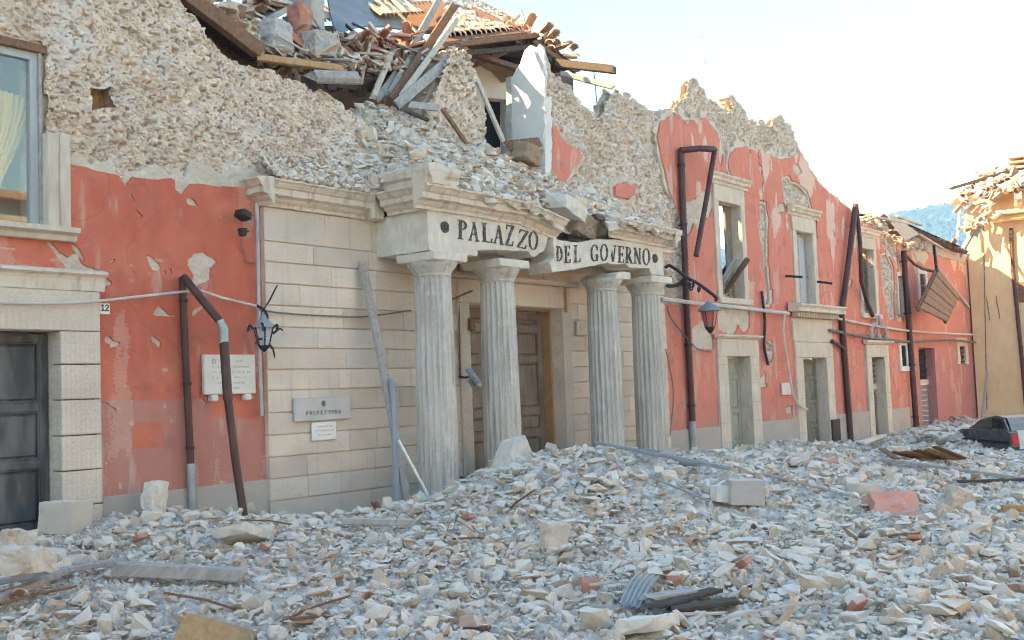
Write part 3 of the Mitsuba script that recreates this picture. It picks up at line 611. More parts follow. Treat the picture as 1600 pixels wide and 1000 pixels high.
Dr = [rect(1131, 1166.5, 557, zb=-.1), rect(1249.5, 1286, 559, zb=-.1), rect(1357, 1377, 558, zb=-.1)]
WS = [rect(1401, 1408, 432, 492), rect(1404.5, 1412, 540, 572)]           # the narrow one upstairs, the small one below
holes = unary_union([sbox(a, c, b, d) for a, b, c, d in W+Dr+[WS[0]]])
st_zone = RW.difference(holes)
stonework(PAL+'__right_wall', rag(st_zone, .045, .055, 5).union(st_zone.buffer(-.14)), 12.06, 31, 110, None, .30, cell=(.125, .085), amp=.038, res=.022, gone=.05)
pl_top = [(1030, 192), (1043, 184), (1057, 178), (1068, 188), (1085, 189), (1100, 184), (1110, 196), (1118, 206), (1124, 226), (1128, 243), (1136, 246), (1150, 233), (1165, 228), (1175, 236), (1185, 238), (1205, 243), (1222, 250), (1235, 246), (1246, 238),
          (1256, 250), (1266, 268), (1277, 286), (1295, 301), (1318, 321), (1328, 328), (1332, 345), (1338, 346), (1358, 352), (1372, 362), (1378, 385), (1384, 400), (1392, 402), (1399, 410), (1399, 436), (1396, 470), (1400, 500), (1411, 505)]
pl_left = [(1046, 474), (1066, 482), (1067, 440), (1066, 400), (1065, 345), (1058, 330), (1050, 312), (1042, 290), (1037, 264), (1031, 240), (1026, 215)]
zpl = 1.18
pink_r = Polygon([tuple(at(a, b, y=12)[[0, 2]]) for a, b in pl_top]+[(XE, zpl-.05), (AX1+.02, zpl-.05), (AX1+.02, Z_(1046, 476))]+[tuple(at(a, b, y=12)[[0, 2]]) for a, b in pl_left]).buffer(0)
LOST_R = [[(1097, 299), (1085, 310), (1070, 315), (1068, 360), (1072, 372), (1082, 350), (1090, 362), (1098, 350), (1110, 334), (1114, 300)],
    [(1124, 205), (1136, 205), (1140, 240), (1137, 262), (1146, 285), (1152, 298), (1130, 290), (1133, 262), (1128, 240)], [(1183, 312), (1196, 315), (1200, 345), (1199, 400), (1205, 470), (1203, 482), (1192, 480), (1195, 455), (1190, 400), (1181, 352), (1187, 340)],
    [(1218, 278), (1230, 273), (1236, 282), (1248, 286), (1262, 302), (1272, 345), (1226, 330), (1222, 300)], [(1236, 255), (1246, 258), (1252, 268), (1245, 276), (1238, 268)], [(1118, 480), (1170, 483), (1170, 512), (1160, 522), (1152, 508), (1146, 522), (1133, 520), (1121, 516)],
    [(1079, 515), (1088, 508), (1098, 500), (1108, 502), (1112, 530), (1113, 547), (1082, 547)], [(1196, 535), (1204, 533), (1207, 555), (1203, 572), (1198, 562)], [(1372, 396), (1385, 394), (1396, 420), (1396, 500), (1388, 500), (1381, 470), (1376, 440)],
    [(1325, 436), (1331, 438), (1328, 448), (1322, 447)], [(1184, 596), (1194, 580), (1197, 606), (1184, 606)], [(1192, 455), (1206, 452), (1207, 475), (1194, 475)], [(1225, 635), (1236, 632), (1236, 648), (1228, 648)],
    [(1166, 218), (1169, 217), (1171, 240), (1168, 240)], [(1176, 222), (1181, 230), (1186, 252), (1182, 250)], [(1183, 255), (1192, 262), (1188, 272), (1184, 268)], [(1122, 215), (1126, 216), (1128, 245), (1124, 262), (1121, 245)], [(1189, 275), (1191, 275), (1191, 305), (1189, 300)],
    [(1160, 450), (1166, 446), (1167, 462), (1162, 462)], [(1270, 330), (1274, 332), (1276, 372), (1271, 372)], [(1300, 360), (1304, 366), (1302, 372)], [(1213, 322), (1222, 316), (1226, 332), (1217, 334)], [(1338, 350), (1345, 352), (1346, 372), (1339, 372)]]
lost_r = unary_union([rag(xz(p), .028, .03, 40+i) for i, p in enumerate(LOST_R)]+[sbox(a-.24, c, b+.24, d+.2) for a, b, c, d in W]+[sbox(a-.45, c, b+.45, d+.3) for a, b, c, d in Dr]+[sbox(a-.1, c-.1, b+.1, d+.1) for a, b, c, d in WS])
pr_ = rag(pink_r, .02, .06, 8).difference(lost_r)
add(PAL+'__plaster', slab(pr_, 11.965, 12.0), 'pink_plaster')
lime_r = rag(pink_r.buffer(.11).intersection(RW.buffer(-.1)), .085, .05, 17).difference(unary_union([xz(LOST_R[i]).buffer(-.08) for i in (1, 2, 3, 8)])).difference(unary_union([sbox(a, c, b, d) for a, b, c, d in W+Dr+[WS[0]]]))
add(PAL+'__lime_render', slab(lime_r, 12.0, 12.11), 'lime_render')
for p in ([(861, 195), (868, 197), (876, 215), (885, 226), (904, 236), (906, 250), (895, 262), (880, 292), (861, 285)], [(960, 290), (975, 285), (991, 290), (990, 305), (982, 312), (962, 305)]):
    add(PAL+'__plaster', slab(rag(xz(p), .02, .06, 50), 11.97, 12.03), 'pink_plaster')
    add(PAL+'__lime_render', slab(rag(xz(p).buffer(.13), .03, .06, 51), 12.03, 12.1), 'lime_render')
add(PAL+'__lime_render', slab(rag(xz([(851, 150), (861, 152), (862, 295), (851, 285)]), .02, .06, 52), 11.985, 12.12), 'white_plaster')
for g in sbox(AX1+.03, -.2, XE, zpl).difference(unary_union([sbox(a-.36, -1, b+.36, 3) for a, b, c, d in Dr])).geoms: add(PAL+'__plinth', wear(slab(g, 11.93, 12.2), .006, .2, 6), 'plinth_stone', smooth=30)

def frame_set(key, a, b, z0, z1, w, y0, y1, m, lint=None):
    for nm, q in (('jamb', bx(a-w, a, y0, y1, z0, z1, .012)), ('jamb', bx(b, b+w, y0, y1, z0, z1, .012)), ('lintel', bx(a-w, b+w, y0-.003, y1, z1, z1+(lint or w), .012))):
        add(key+'__'+nm, wear(q, .006, .15, 7), m, smooth=30)
pm = [(0, 0), (.04, 0), (.05, .06), (.11, .09), (.11, .15), (.16, .20), (.16, .24), (0, .27)]
for i, (a, b, c, d) in enumerate(W):
    k = PAL+'__window' if i == 0 else f'{PAL}__window_{i:03d}'
    frame_set(k, a, b, c, d, .22, 11.93, 12.25, 'trim_stone', .38 if i < 2 else .34)
    zc2 = d+(.385 if i < 2 else .345)
    add(k+'__cornice', wear(moulding((a-.42, 11.96, zc2), (b+.42, 11.96, zc2), (0, -1, 0), prof=pm), .012, .12, 9, i), 'moulding_stone', smooth=35)
    add(k+'__sill', wear(bx(a-.28, b+.28, 11.86, 12.25, c-.14, c, .015), .008, .15, 8), 'trim_stone', smooth=30)
    if i == 0:
        add(k+'__casement', bx(b-.30, b-.004, 12.20, 12.25, c+.004, d-.004), 'door_brown')
        tag(k, 'upper window with the sky showing through, broken boards in its opening')
    else:
        add(k+'__sash', cat_([bx(a+.005, a+.07, 12.14, 12.20, c+.01, d-.01), bx(b-.07, b-.005, 12.14, 12.20, c+.01, d-.01), bx((a+b)/2-.05, (a+b)/2+.05, 12.142, 12.20, c+.01, d-.01), bx(a+.07, b-.07, 12.143, 12.20, d-.09, d-.01), bx(a+.07, b-.07, 12.143, 12.2, c+.01, c+.1)]), 'grey_wood' if i == 1 else 'door_brown')
        if i == 1:
            add(k+'__pane', bx(a+.07, (a+b)/2-.05, 12.165, 12.172, c+.1, d-.09), 'milk_pane'); add(k+'__pane', bx((a+b)/2+.05, b-.07, 12.165, 12.172, c+.1, d-.09), 'milk_pane')
        else:
            for s, e in ((a+.07, (a+b)/2-.05), ((a+b)/2+.05, b-.07)):
                for z in np.arange(c+.12, d-.12, .085): add(k+'__slat', tilt(bx(s, e, 12.15, 12.20, z, z+.02), (s, 12.17, z), .5, (1, 0, 0)), 'door_brown')
        add(k+'__backing', bx(a, b, 12.42, 12.46, c, d), 'painted_room_dark')
        tag(k, ['', 'upper window with pale curtained panes', 'upper window with closed slatted shutters'][i])
a, b, c, d = WS[0]; k = PAL+'__window_003'
frame_set(k, a, b, c, d, .12, 11.95, 12.2, 'trim_stone'); add(k+'__backing', bx(a, b, 12.22, 12.26, c, d), 'painted_room_dark'); add(k+'__sash', bx(a+.3, b-.01, 12.15, 12.2, c+.02, d-.3), 'shutter_grey'); tag(k, 'narrow upper window beside the last downpipe')
a, b, c, d = WS[1]; k = PAL+'__window_004'
frame_set(k, a, b, c, d, .16, 11.92, 11.99, 'white_plaster'); add(k+'__sill', bx(a-.17, b+.17, 11.9, 11.985, c-.16, c-.002), 'white_plaster'); add(k+'__backing', bx(a, b, 11.955, 11.99, c, d), 'painted_room_dark')
for j in range(4): add(k+'__bar', tube([(a+(j+.5)*(b-a)/4, 11.945, c), (a+(j+.5)*(b-a)/4, 11.945, d)], .012, 6), 'iron')
tag(k, 'small barred window in a pale surround')
for i, (a, b, c, d) in enumerate(Dr):
    k = f'{PAL}__door' if i == 0 else f'{PAL}__door_{i:03d}'
    w = .46 if i < 2 else .38
    frame_set(k, a, b, -.1, d, w, 11.90, 12.35, 'trim_stone', .40 if i < 2 else .36)
    for z in np.arange(.35, d, .44):
        for s in (a-w, b): add(k+'__jamb__'+'joint' if False else k+'__joint', bx(s+.004, s+w-.004, 11.897, 11.91, z, z+.012), 'plinth_stone')
    if i == 0:
        add(k+'__cornice', wear(moulding((a-w-.1, 11.92, d+.405), (b+w+.1, 11.92, d+.405), (0, -1, 0), prof=[(0, 0), (.05, .01), (.12, .05), (.12, .08), (0, .10)]), .008, .12, 9), 'moulding_stone', smooth=35)
    if i == 2: add(k+'__cornice', wear(moulding((a-w-.18, 11.92, d+.365), (b+w+.18, 11.92, d+.365), (0, -1, 0), prof=[(0, 0), (.05, .01), (.14, .07), (.14, .11), (0, .14)]), .008, .12, 9), 'moulding_stone', smooth=35)
    y = 12.20
    mm = ['door_sage', 'door_brown', 'door_brown'][i]
    if i < 2:
        panelled_leaf(k, a+.03, (a+b)/2-.005, y, .1, d-.03, [(1.2, 1.5, 1.6, .8), (1.6, 1.3, 1.3, .9)][i], mm, .05, .085)
        panelled_leaf(k, (a+b)/2+.005, b-.03, y, .1, d-.03, [(1.2, 1.5, 1.6, .8), (1.6, 1.3, 1.3, .9)][i], mm, .05, .085)
    else:
        panelled_leaf(k, a+.03, b-.03, y, .1, d-.95, (1, 1.2), mm, .05, .09)
        add(k+'__transom_rail', bx(a, b, y-.02, y+.08, d-.95, d-.80), 'trim_stone')
        for j in range(5): add(k+'__transom_bar', bx(a, b, y+.01, y+.03, d-.72+j*.15, d-.69+j*.15), 'iron')
        add(k+'__backing', bx(a, b, y+.12, y+.15, d-.8, d), 'painted_room_dark')
    tag(k, ['pale green panelled double door in a stone surround', 'brown panelled double door under a dentilled cornice', 'narrow brown door with a barred transom'][i])
# second door: frieze panel and dentilled cornice on its lintel
a, b, c, d = Dr[1]; k = PAL+'__door_001'; w = .46; z = d+.405
add(k+'__entablature', wear(bx(a-w-.05, b+w+.05, 11.905, 12.1, z, z+.62, .012), .006, .15, 7), 'trim_stone', smooth=30)
add(k+'__cornice', wear(moulding((a-w-.30, 11.90, z+.76), (b+w+.30, 11.90, z+.76), (0, -1, 0), prof=[(0, 0), (.30, 0), (.30, .09), (.36, .15), (.36, .19), (0, .24)]), .012, .12, 9), 'moulding_stone', smooth=35)
for j in range(17):
    x = a-w-.10+j*(b-a+2*w+.2)/16.5
    add(k+'__dentil', bx(x, x+.085, 11.72, 11.9, z+.625, z+.755, .008), 'trim_stone')
# third door: small cast ornament over it
a, b, c, d = Dr[2]; z = d+.52; xm = (a+b)/2; k = PAL+'__door_002'
o = [lathe([(.0, 0), (.09, .02), (.10, .1), (.05, .16), (.03, .3), (.0, .34)], (xm+s, 11.85, z), 12) for s in (-.62, .0, .62)]
for m in o: add(k+'__finial', m, 'plinth_stone', smooth=40)
for s in (-1, 1): add(k+'__scroll', tube(bez([(xm+s*.6, 11.85, z+.2), (xm+s*.42, 11.84, z+.45), (xm+s*.2, 11.84, z+.40), (xm+s*.08, 11.85, z+.7)]), .045, 8), 'plinth_stone', smooth=40)

# ---- the room laid open over the portico
xr = X_(850, 200); k = PAL+'__open_room'
def plane_x(pts, x): return [at(a, b, x=x) for a, b in pts]
rev = Polygon([tuple(q[[1, 2]]) for q in plane_x([(851, 290), (800, 275), (800, 128), (806, 108), (816, 100), (821, 78), (830, 70), (838, 76), (844, 70), (851, 84)], xr)]).buffer(0)
add(k+'__reveal', prism(rag(rev, .02, .08, 3), (xr-.02, 0, 0), (0, 1, 0), (0, 0, 1), .07), 'white_plaster')
add(k+'__wall_end', wear(slab(rag(xz([(853, 285), (852, 85), (856, 84), (862, 100), (862, 285)], 12.1), .02, .08, 3), 12.12, 12.7), .03, .12, 6), 'masonry', smooth=40, uv=None)
yb = 14.6
bw = xz([(700, 78), (741, 84), (775, 92), (803, 112), (803, 250), (700, 250)], yb).difference(xz([(757, 152), (797, 156), (797, 262), (757, 262)], yb))
add(k+'__back_wall', slab(bw, yb, yb+.3), 'white_plaster')
add(k+'__doorway', slab(xz([(752, 150), (803, 150), (803, 270), (752, 270)], yb), yb+.28, yb+.34), 'painted_room_dark')  # near-black sheet painting the dark of the doorway
add(k+'__lintel_beam', wear(slab(xz([(738, 88), (760, 95), (785, 108), (800, 125), (799, 116), (780, 97), (755, 84), (738, 79)], 14.3), 14.2, 14.59), .03, .15, 6), 'room_brown', smooth=40)
add(k+'__door_jamb', slab(rag(xz([(797, 120), (808, 124), (806, 272), (797, 262)], 13.4), .015, .08, 2), 13.36, 13.5), 'white_plaster')
add(k+'__floor', bx(9.9, 20.3, 12.3, 16.2, 4.9, 5.15), 'room_brown')
pier = xz([(640, 300), (655, 200), (672, 160), (683, 130), (690, 112), (700, 88), (708, 77), (722, 74), (734, 76), (738, 96), (743, 125), (748, 150), (756, 160), (760, 175), (760, 260), (745, 300)], 12.35)
stonework(PAL+'__broken_pier', rag(pier, .03, .08, 9), 12.38, 61, 36, None, .7, cell=(.17, .12), amp=.07, res=.026)
# back of the loft and rooms, their darkness painted into the wall colour
add(PAL+'__back_wall', slab(xz([(395, 90), (420, 62), (470, 40), (520, 40), (560, 60), (640, 70), (700, 64), (790, 70), (850, 95), (895, 118), (898, 200), (898, 260), (395, 260)], 16.3), 16.3, 16.7), 'painted_loft_shade')
# palace mass out of view, left and behind, placed to shade the street rubble
add(PAL+'__unseen_left_body', bx(-26, 5.05, 12.02, 24, -.2, 13.5), 'pink_plaster')
lw = slab(sbox(5.0, -.2, 7.39, 7.6).difference(unary_union([xz(WIN_L), sbox(5.4, -1, 6.86, 3.02)])), 12.1, 12.6)
add(PAL+'__left_wall', lw, 'lime_render')
add(PAL+'__unseen_back_body', bx(-26, 15.2, 16.9, 25, -.2, 6.6), 'lime_render')
add(PAL+'__unseen_back_body', bx(15.2, 20.5, 18.0, 25, -.2, 6.2), 'lime_render'); add(PAL+'__unseen_back_body', bx(20.5, 36, 18.0, 25, -.2, 4.2), 'lime_render')

# ---- big window at the left edge
k = PAL+'__window_005'; zs, zt = Z_(57, 352), Z_(50, 79)
x1 = X_(72, 200)
add(k+'__frame', cat_([bx(6.61, 6.70, 12.06, 12.16, zs, zt), bx(4.8, 6.61, 12.062, 12.16, zt-.09, zt)]), 'window_alu')
add(k+'__head_board', bx(4.8, 6.80, 12.0, 12.2, zt, zt+.10, .01), 'brown_wood')
add(k+'__jamb', wear(bx(x1-.03, X_(104, 280), 11.90, 12.3, Z_(90, 362), Z_(90, 212), .015), .006, .12, 7), 'trim_stone', smooth=30)
add(k+'__jamb', wear(bx(x1+.10, X_(104, 280)-.02, 11.87, 11.9, Z_(90, 362), Z_(90, 212), .01), .004, .12, 7), 'trim_stone', smooth=30)
add(k+'__side_board', bx(6.702, x1-.03, 12.03, 12.3, zs, zt), 'grey_wood')
add(k+'__sill', wear(moulding((4.6, 11.95, Z_(60, 375)), (X_(112, 368), 11.95, Z_(60, 375)), (0, -1, 0), prof=[(0, 0), (.06, .0), (.08, .06), (.15, .09), (.15, .15), (-.25, .17), (-.25, 0)]), .006, .12, 8), 'trim_stone', smooth=35)
add(k+'__pane', bx(4.8, 6.61, 12.105, 12.112, zs, zt-.09), 'pane')
cr = bez([at(a, b, y=12.32) for a, b in ((54, 157), (46, 182), (32, 220), (14, 260), (2, 288), (-8, 345))], 8); cl = cr-V3(1.1, 0, 0)*np.linspace(1, .25, len(cr))[:, None]+V3(0, 0, .12)*np.linspace(1, 0, len(cr))[:, None]
su = np.linspace(0, 1, 160); V = (cr[:, None]*(1-su)[None, :, None]+cl[:, None]*su[None, :, None]); V[:, :, 1] += .022*np.sin(su*95)[None]*np.linspace(1, .6, len(cr))[:, None]+.012*np.sin(su*41)[None]
n = 160; i, j = np.meshgrid(np.arange(len(cr)-1), np.arange(n-1), indexing='ij'); q = i*n+j
add(k+'__curtain', (V.reshape(-1, 3), np.stack([q, q+1, q+n+1, q+n], -1).reshape(-1, 4)), 'curtain', smooth=True)
add(k+'__room_wall', bx(4.0, 7.3, 12.95, 13.0, 3.6, 7.0), 'room_beige')
tag(k, 'large window with a gathered yellow curtain behind its pane')
# ---- door at the left edge
k = PAL+'__door_003'; xj0, xj1 = 6.86, 7.36; zd = 3.00
for nm, z0, z1 in [('jamb_block', -.1, .62), ('jamb_block', .625, 1.0), ('jamb_block', 1.005, 1.40), ('jamb_block', 1.405, 1.80), ('jamb_block', 1.805, 2.21), ('jamb_block', 2.215, 2.615), ('jamb_block', 2.62, 3.0)]:
    add(k+'__'+nm, wear(bx(xj0, xj1, 11.90, 12.2, z0+.004, z1-.004, .008), .003, .15, 6), 'ashlar', smooth=30)
add(k+'__lintel', wear(bx(4.8, xj1, 11.897, 12.2, 3.004, 3.47, .01), .004, .15, 6), 'ashlar', smooth=30)
add(k+'__cornice', wear(moulding((4.6, 11.92, 3.472), (xj1+.06, 11.92, 3.472), (0, -1, 0), prof=[(0, 0), (.03, 0), (.04, .12), (.06, .16), (.11, .19), (.11, .22), (0, .25)]), .006, .12, 8), 'moulding_stone', smooth=35)
add(k+'__reveal', bx(6.862, 7.0, 12.2, 12.35, -.1, 3.0), 'trim_stone')
panelled_leaf(k, 5.2, 6.845, 12.16, .72, 2.98, (1.25, 1.1, 1.35), 'door_blue', .07, .10, 2)
add(k+'__threshold', bx(4.8, 7.0, 11.85, 12.3, -.1, .70, .02), 'plinth_stone')
add(k+'__reveal', bx(4.6, 5.2, 12.0, 12.3, -.1, 3.0), 'trim_stone')
tag(k, 'dark blue-grey panelled door at the left edge of the picture')

# ---------------------------------------------------------------- the rubble heap in the street
HP = [(5.2, 11.9, .74), (6.13, 11.9, .72), (6.76, 11.9, .80), (7.3, 11.9, .84), (8.04, 11.9, .86), (8.87, 11.9, .74), (9.58, 11.9, .56), (10.46, 11.9, .42), (11.2, 11.9, .38), (11.96, 11.7, .46), (12.66, 11.6, .56), (11.82, 10.5, .80), (12.46, 10.5, .90),
      (13.13, 10.5, 1.0), (14.1, 10.4, 1.10), (15.34, 10.4, 1.06), (16.92, 10.4, .86), (18.03, 10.5, .80), (14, 11.9, .8), (17, 11.9, .75), (20, 11.9, .6), (21.61, 11.8, .54), (23.12, 11.8, .60), (24.78, 11.8, .66), (26.6, 11.8, .48), (28.6, 11.8, .26), (30.9, 11.8, .28), (33.5, 11.8, .44), (36.4, 11.8, .50), (39.8, 11.8, .50), (42.2, 11.8, .52),
      (6, 9, .54), (8, 9, .52), (9.6, 8.7, .60), (11, 8.6, .93), (12, 8.5, 1.15), (12.7, 9.3, 1.16), (14, 8.4, 1.08), (12, 7.4, 1.0), (10, 7.2, .70), (14.5, 7, .95), (18, 7.6, .86), (20, 7.5, .78), (14.5, 9, 1.04), (16, 7.2, .84), (17, 9, .88), (19, 9, .84), (21, 9, .72), (24, 9.4, .54), (26, 9, .50), (33, 9, .42), (40, 9, .45), (5, 6, .38), (8, 6, .42), (12, 6, .62), (16, 6, .60), (21, 6, .46), (28, 6, .30), (36, 6, .25), (42, 6, .3),
      (4, 2.5, .42), (8, 2.5, .48), (12, 2.5, .44), (20, 2.5, .32), (30, 2.5, .2), (2, 8, .4), (3, 5, .4), (2, 11.9, .6), (8, 0, .4), (16, 0, .3), (40, 0, .1), (2, 0, .3), (42, 3, .15)]
_hp = np.array(HP); _rb = RBFInterpolator(_hp[:, :2], _hp[:, 2], smoothing=.02, kernel='thin_plate_spline')
_gx, _gy = np.linspace(0, 46, 231), np.linspace(-2, 12.5, 117)
_gz = _rb(np.stack(np.meshgrid(_gx, _gy, indexing='ij'), -1).reshape(-1, 2)).reshape(231, 117)
_gz += (.16+.16*np.clip((11-_gy)/2.5, 0, 1)[None])*(meshkit.fbm(np.stack(np.meshgrid(_gx*.8, _gy*.8, [0.], indexing='ij'), -1)[:, :, 0], 4)-.5)
def H(x, y):
    x, y = np.asarray(x, float), np.asarray(y, float)
    a, b = np.clip((x-_gx[0])/(_gx[1]-_gx[0]), 0, 229.999), np.clip((y-_gy[0])/(_gy[1]-_gy[0]), 0, 115.999)
    i, j = a.astype(int), b.astype(int); a, b = a-i, b-j
    return (_gz[i, j]*(1-a)+_gz[i+1, j]*a)*(1-b)+(_gz[i, j+1]*(1-a)+_gz[i+1, j+1]*a)*b
def heap_mesh(x0, x1, y0, y1, res, cell):
    xs, ys = np.arange(x0, x1+res, res), np.arange(y0, y1+res, res); X, Y = np.meshgrid(xs, ys, indexing='ij'); P = np.stack([X*4, Y*4, X*0], -1)
    g = np.random.default_rng(int(x0*10)+5); Q = np.stack(np.meshgrid(np.arange(x0, x1, cell), np.arange(y0, y1, cell), indexing='ij'), -1).reshape(-1, 2); Q = Q+g.uniform(-.5, .5, Q.shape)*cell
    d, i = cKDTree(Q).query(np.stack([X, Y], -1).reshape(-1, 2), k=2); lump = np.clip((d[:, 1]-d[:, 0])/cell*1.8, 0, 1).reshape(X.shape)*g.random(len(Q))[i[:, 0]].reshape(X.shape)
    Z = H(X, Y)-.035+.10*(meshkit.fbm(P, 4, 2)-.5)+.06*(meshkit.fbm(P*4, 3, 5)-.5)+lump*cell*.75
    n = len(ys); i, j = np.meshgrid(np.arange(len(xs)-1), np.arange(n-1), indexing='ij'); k = i*n+j; c = in_view(X[:-1, :-1], Y[:-1, :-1], 150)
    k = k[c]; q = np.stack([k, k+n, k+n+1, k+1], -1); used, inv = np.unique(q, return_inverse=True)
    return np.stack([X, Y, Z], -1).reshape(-1, 3)[used], inv.reshape(q.shape)
def in_view(x, y, pad=60):
    p = np.stack([x, y, H(x, y)], -1)-CAM; z = p@_f; u = 800+FPX*(p@_r)/np.maximum(z, .01); v = 500-FPX*(p@_u)/np.maximum(z, .01)
    return (z > .5) & (u > -pad) & (u < 1600+pad) & (v < 1000+pad)
A, B, C_ = heap_mesh(1.5, 11, -1, 12.0, .026, .07), heap_mesh(11, 22, -1, 12.0, .05, .12), heap_mesh(22, 45, -1, 12.0, .10, .22)
hv = np.vstack([A[0], B[0], C_[0]]); hf = np.vstack([A[1], B[1]+len(A[0]), C_[1]+len(A[0])+len(B[0])])
k = add('rubble_heap', (hv, hf), 'heap_dust', smooth=True)
tag(k, 'dusty grey-white mass of plaster and stone crumbs filling the street', 'rubble', kind='stuff')
r = np.random.default_rng(77)
def scatter(n, smin, smax, x0, x1, y0, y1, alpha=2.2, sink=.15):
    """Positions on the heap and stone half-sizes, many small and few large."""
    x, y = r.uniform(x0, x1, n*6), r.uniform(y0, y1, n*6); ok = in_view(x, y); x, y = x[ok][:n], y[ok][:n]
    t = r.random(len(x)); e = 1-alpha; s = ((smax**e-smin**e)*t+smin**e)**(1/e)
    ok = clear_of(x, y, s); x, y, s = x[ok], y[ok], s[ok]
    return np.stack([x, y, H(x, y)+s*r.uniform(-.35, .6, len(x))-.015], -1), s
def on_heap(u, v, lift=0.0):
    """Where the sight line meets the heap."""
    d = _f*FPX+_r*(u-800)+_u*(500-v); d /= np.linalg.norm(d)
    t = np.linspace(3, 60, 6000); P = CAM+d*t[:, None]; hit = np.nonzero(P[:, 2] < H(P[:, 0], P[:, 1]))[0]
    p = P[hit[0]] if len(hit) else P[-1]
    return p+V3(0, 0, lift)
KEEP = [(on_heap(*a)[:2], on_heap(*b)[:2], w) for a, b, w in [((-30, 930), (185, 892), .16), ((-30, 970), (108, 908), .18), ((185, 905), (384, 914), .2), ((265, 992), (450, 1010), .22), ((545, 828), (650, 830), .16), ((862, 707), (1092, 742), .2), ((905, 704), (1140, 748), .2), ((1005, 734), (1060, 712), .2),
        ((1015, 757), (1110, 797), .12), ((1205, 755), (1340, 790), .14), ((1345, 704), (1382, 687), .3), ((1560, 806), (1640, 806), .2), ((1380, 725), (1640, 762), .2), ((1500, 760), (1620, 756), .15), ((1420, 716), (1490, 728), .35), ((975, 950), (1010, 948), .16), ((1012, 955), (1142, 950), .24), ((1130, 790), (1190, 795), .25), ((1360, 800), (1425, 806), .3), ((350, 850), (410, 850), .35), ((85, 830), (135, 830), .3)]]
def clear_of(x, y, s):
    ok = np.ones(np.shape(x), bool)
    for a, b, w in KEEP:
        d = b-a; t = np.clip(((x-a[0])*d[0]+(y-a[1])*d[1])/(d@d), 0, 1); px, py = x-a[0]-d[0]*t, y-a[1]-d[1]*t
        n = a+d*.5; n = -n/np.linalg.norm(n); fr = np.clip(px*n[0]+py*n[1], 0, 9)          # towards the eye the zone is wider
        ok &= ~((np.hypot(px-n[0]*np.minimum(fr, w), py-n[1]*np.minimum(fr, w)) < w*.5+s*.8) & (s > .045))
    return ok
parts = [scatter(26000, .012, .085, 3.5, 11, .5, 11.8, 2.1), scatter(21000, .02, .125, 8, 20, 0, 11.8, 2.1), scatter(11000, .032, .14, 16, 45, 0, 11.8, 2.2), scatter(3000, .06, .16, 4, 24, 1, 11.6, 2.0)]
C = np.vstack([p[0] for p in parts]); Sz = np.concatenate([p[1] for p in parts])
v, f, uv = stones(C, Sz, 5)
k = add('rubble_heap__small_stone', (v, f), 'rubble', uv=uv); tag(k, kind='stuff')
# the 240 largest stones one by one
taken = []
_big = np.random.default_rng(99)
def where(p, s, slab_):
    q = np.asarray(p)-CAM; z = q@_f; u = 800+FPX*(q@_r)/z
    w = ['below the dark door', 'below the red wall', 'below the ashlar wall', 'before the first columns', 'before the main door', 'before the last columns', 'below the green door', 'below the brown door', 'towards the wrecked car'][int(np.searchsorted([150, 400, 640, 800, 910, 1045, 1190, 1310], u))]
    d = 'in the near rubble' if z < 8.5 else 'in mid heap' if z < 12.5 else 'far up the heap'
    return f"{'flat' if slab_ else 'lumpy'} pale dusty stone {d} {w}"
def lone_stone(p, s, flat=.7, label=None, group='broken stones lying loose on the heap', m='rubble', kk=None):
    q = rough(_big, 2, .14); sc = s*_big.uniform(.65, 1.0, 3)
    slab_ = _big.random() < .45
    if slab_: sc[2] *= _big.uniform(.3, .5)
    label = label or where(p, s, slab_)
    if label.startswith('@'): label = ('flat' if slab_ else 'lumpy')+label[1:]
    R = rot([math.cos(a := _big.uniform(0, 6.28)), math.sin(a), 0], _big.normal()*.3)@rot([0, 0, 1], _big.uniform(0, 6.28)) if _big.random() < flat else rand_rot(_big)
    w = (np.array(q.vertices)*sc)@R.T+p
    t = [_big.random(), (_big.random() if kk is None else kk)]
    return solo('rubble_stone', (w, q.faces), m, label or 'pale dusty broken stone lying loose on the rubble heap', 'stone', group, smooth=28 if False else False, uv=np.tile(t, (len(w), 1)))
n = 0
while n < 235:
    dist = 5.5+20*_big.random()**1.5; an = math.radians(_big.uniform(12, 66)); x, y = dist*math.cos(an), dist*math.sin(an)
    if y > 11.5 or not in_view(np.array([x]), np.array([y]), 0)[0]: continue
    s = (.055+.0075*dist*_big.random())*(1+.6*_big.random()**3)
    if not clear_of(np.array([x]), np.array([y]), np.array([s]))[0]: continue
    if any((x-a)**2+(y-b)**2 < (s+c)**2*.8 for a, b, c in taken): continue
    taken.append((x, y, s)); lone_stone(V3(x, y, H(x, y)+s*.22), s); n += 1

# ---- rubble on the portico and along the broken wall top
PP = [at(a, b, y=c) for a, b, c in [(690, 292, 10.62), (750, 303, 10.62), (810, 322, 10.64), (862, 346, 10.66), (960, 352, 10.62), (1024, 364, 10.62), (640, 205, 12.1), (670, 212, 12.1), (700, 222, 12.1), (760, 228, 12.1), (830, 258, 12.1), (880, 292, 12.1), (930, 302, 12.1), (980, 317, 12.1), (1030, 340, 12.1),
                                    (910, 362, 10.7)]]+[at(585, 166, y=12.6), at(610, 172, y=12.8), at(650, 190, y=12.8), V3(12.2, 12.1, 6.0), V3(11.5, 11.2, 5.0), V3(11.45, 11.7, 5.15), V3(11.45, 12.0, 5.55), V3(11.9, 10.6, 5.12), V3(18, 13, 6.2), V3(15, 13, 6.2), V3(19.5, 12, 5.6), V3(19.0, 10.6, 5.0)]
PP = np.array(PP); _pb = RBFInterpolator(PP[:, :2], PP[:, 2], smoothing=.01, kernel='linear')
def HPo(x, y): return _pb(np.stack([x, y], -1).reshape(-1, 2)).reshape(np.shape(x))
xs, ys = np.arange(11.45, 19.05, .05), np.arange(10.58, 13.0, .05); X, Y = np.meshgrid(xs, ys, indexing='ij')
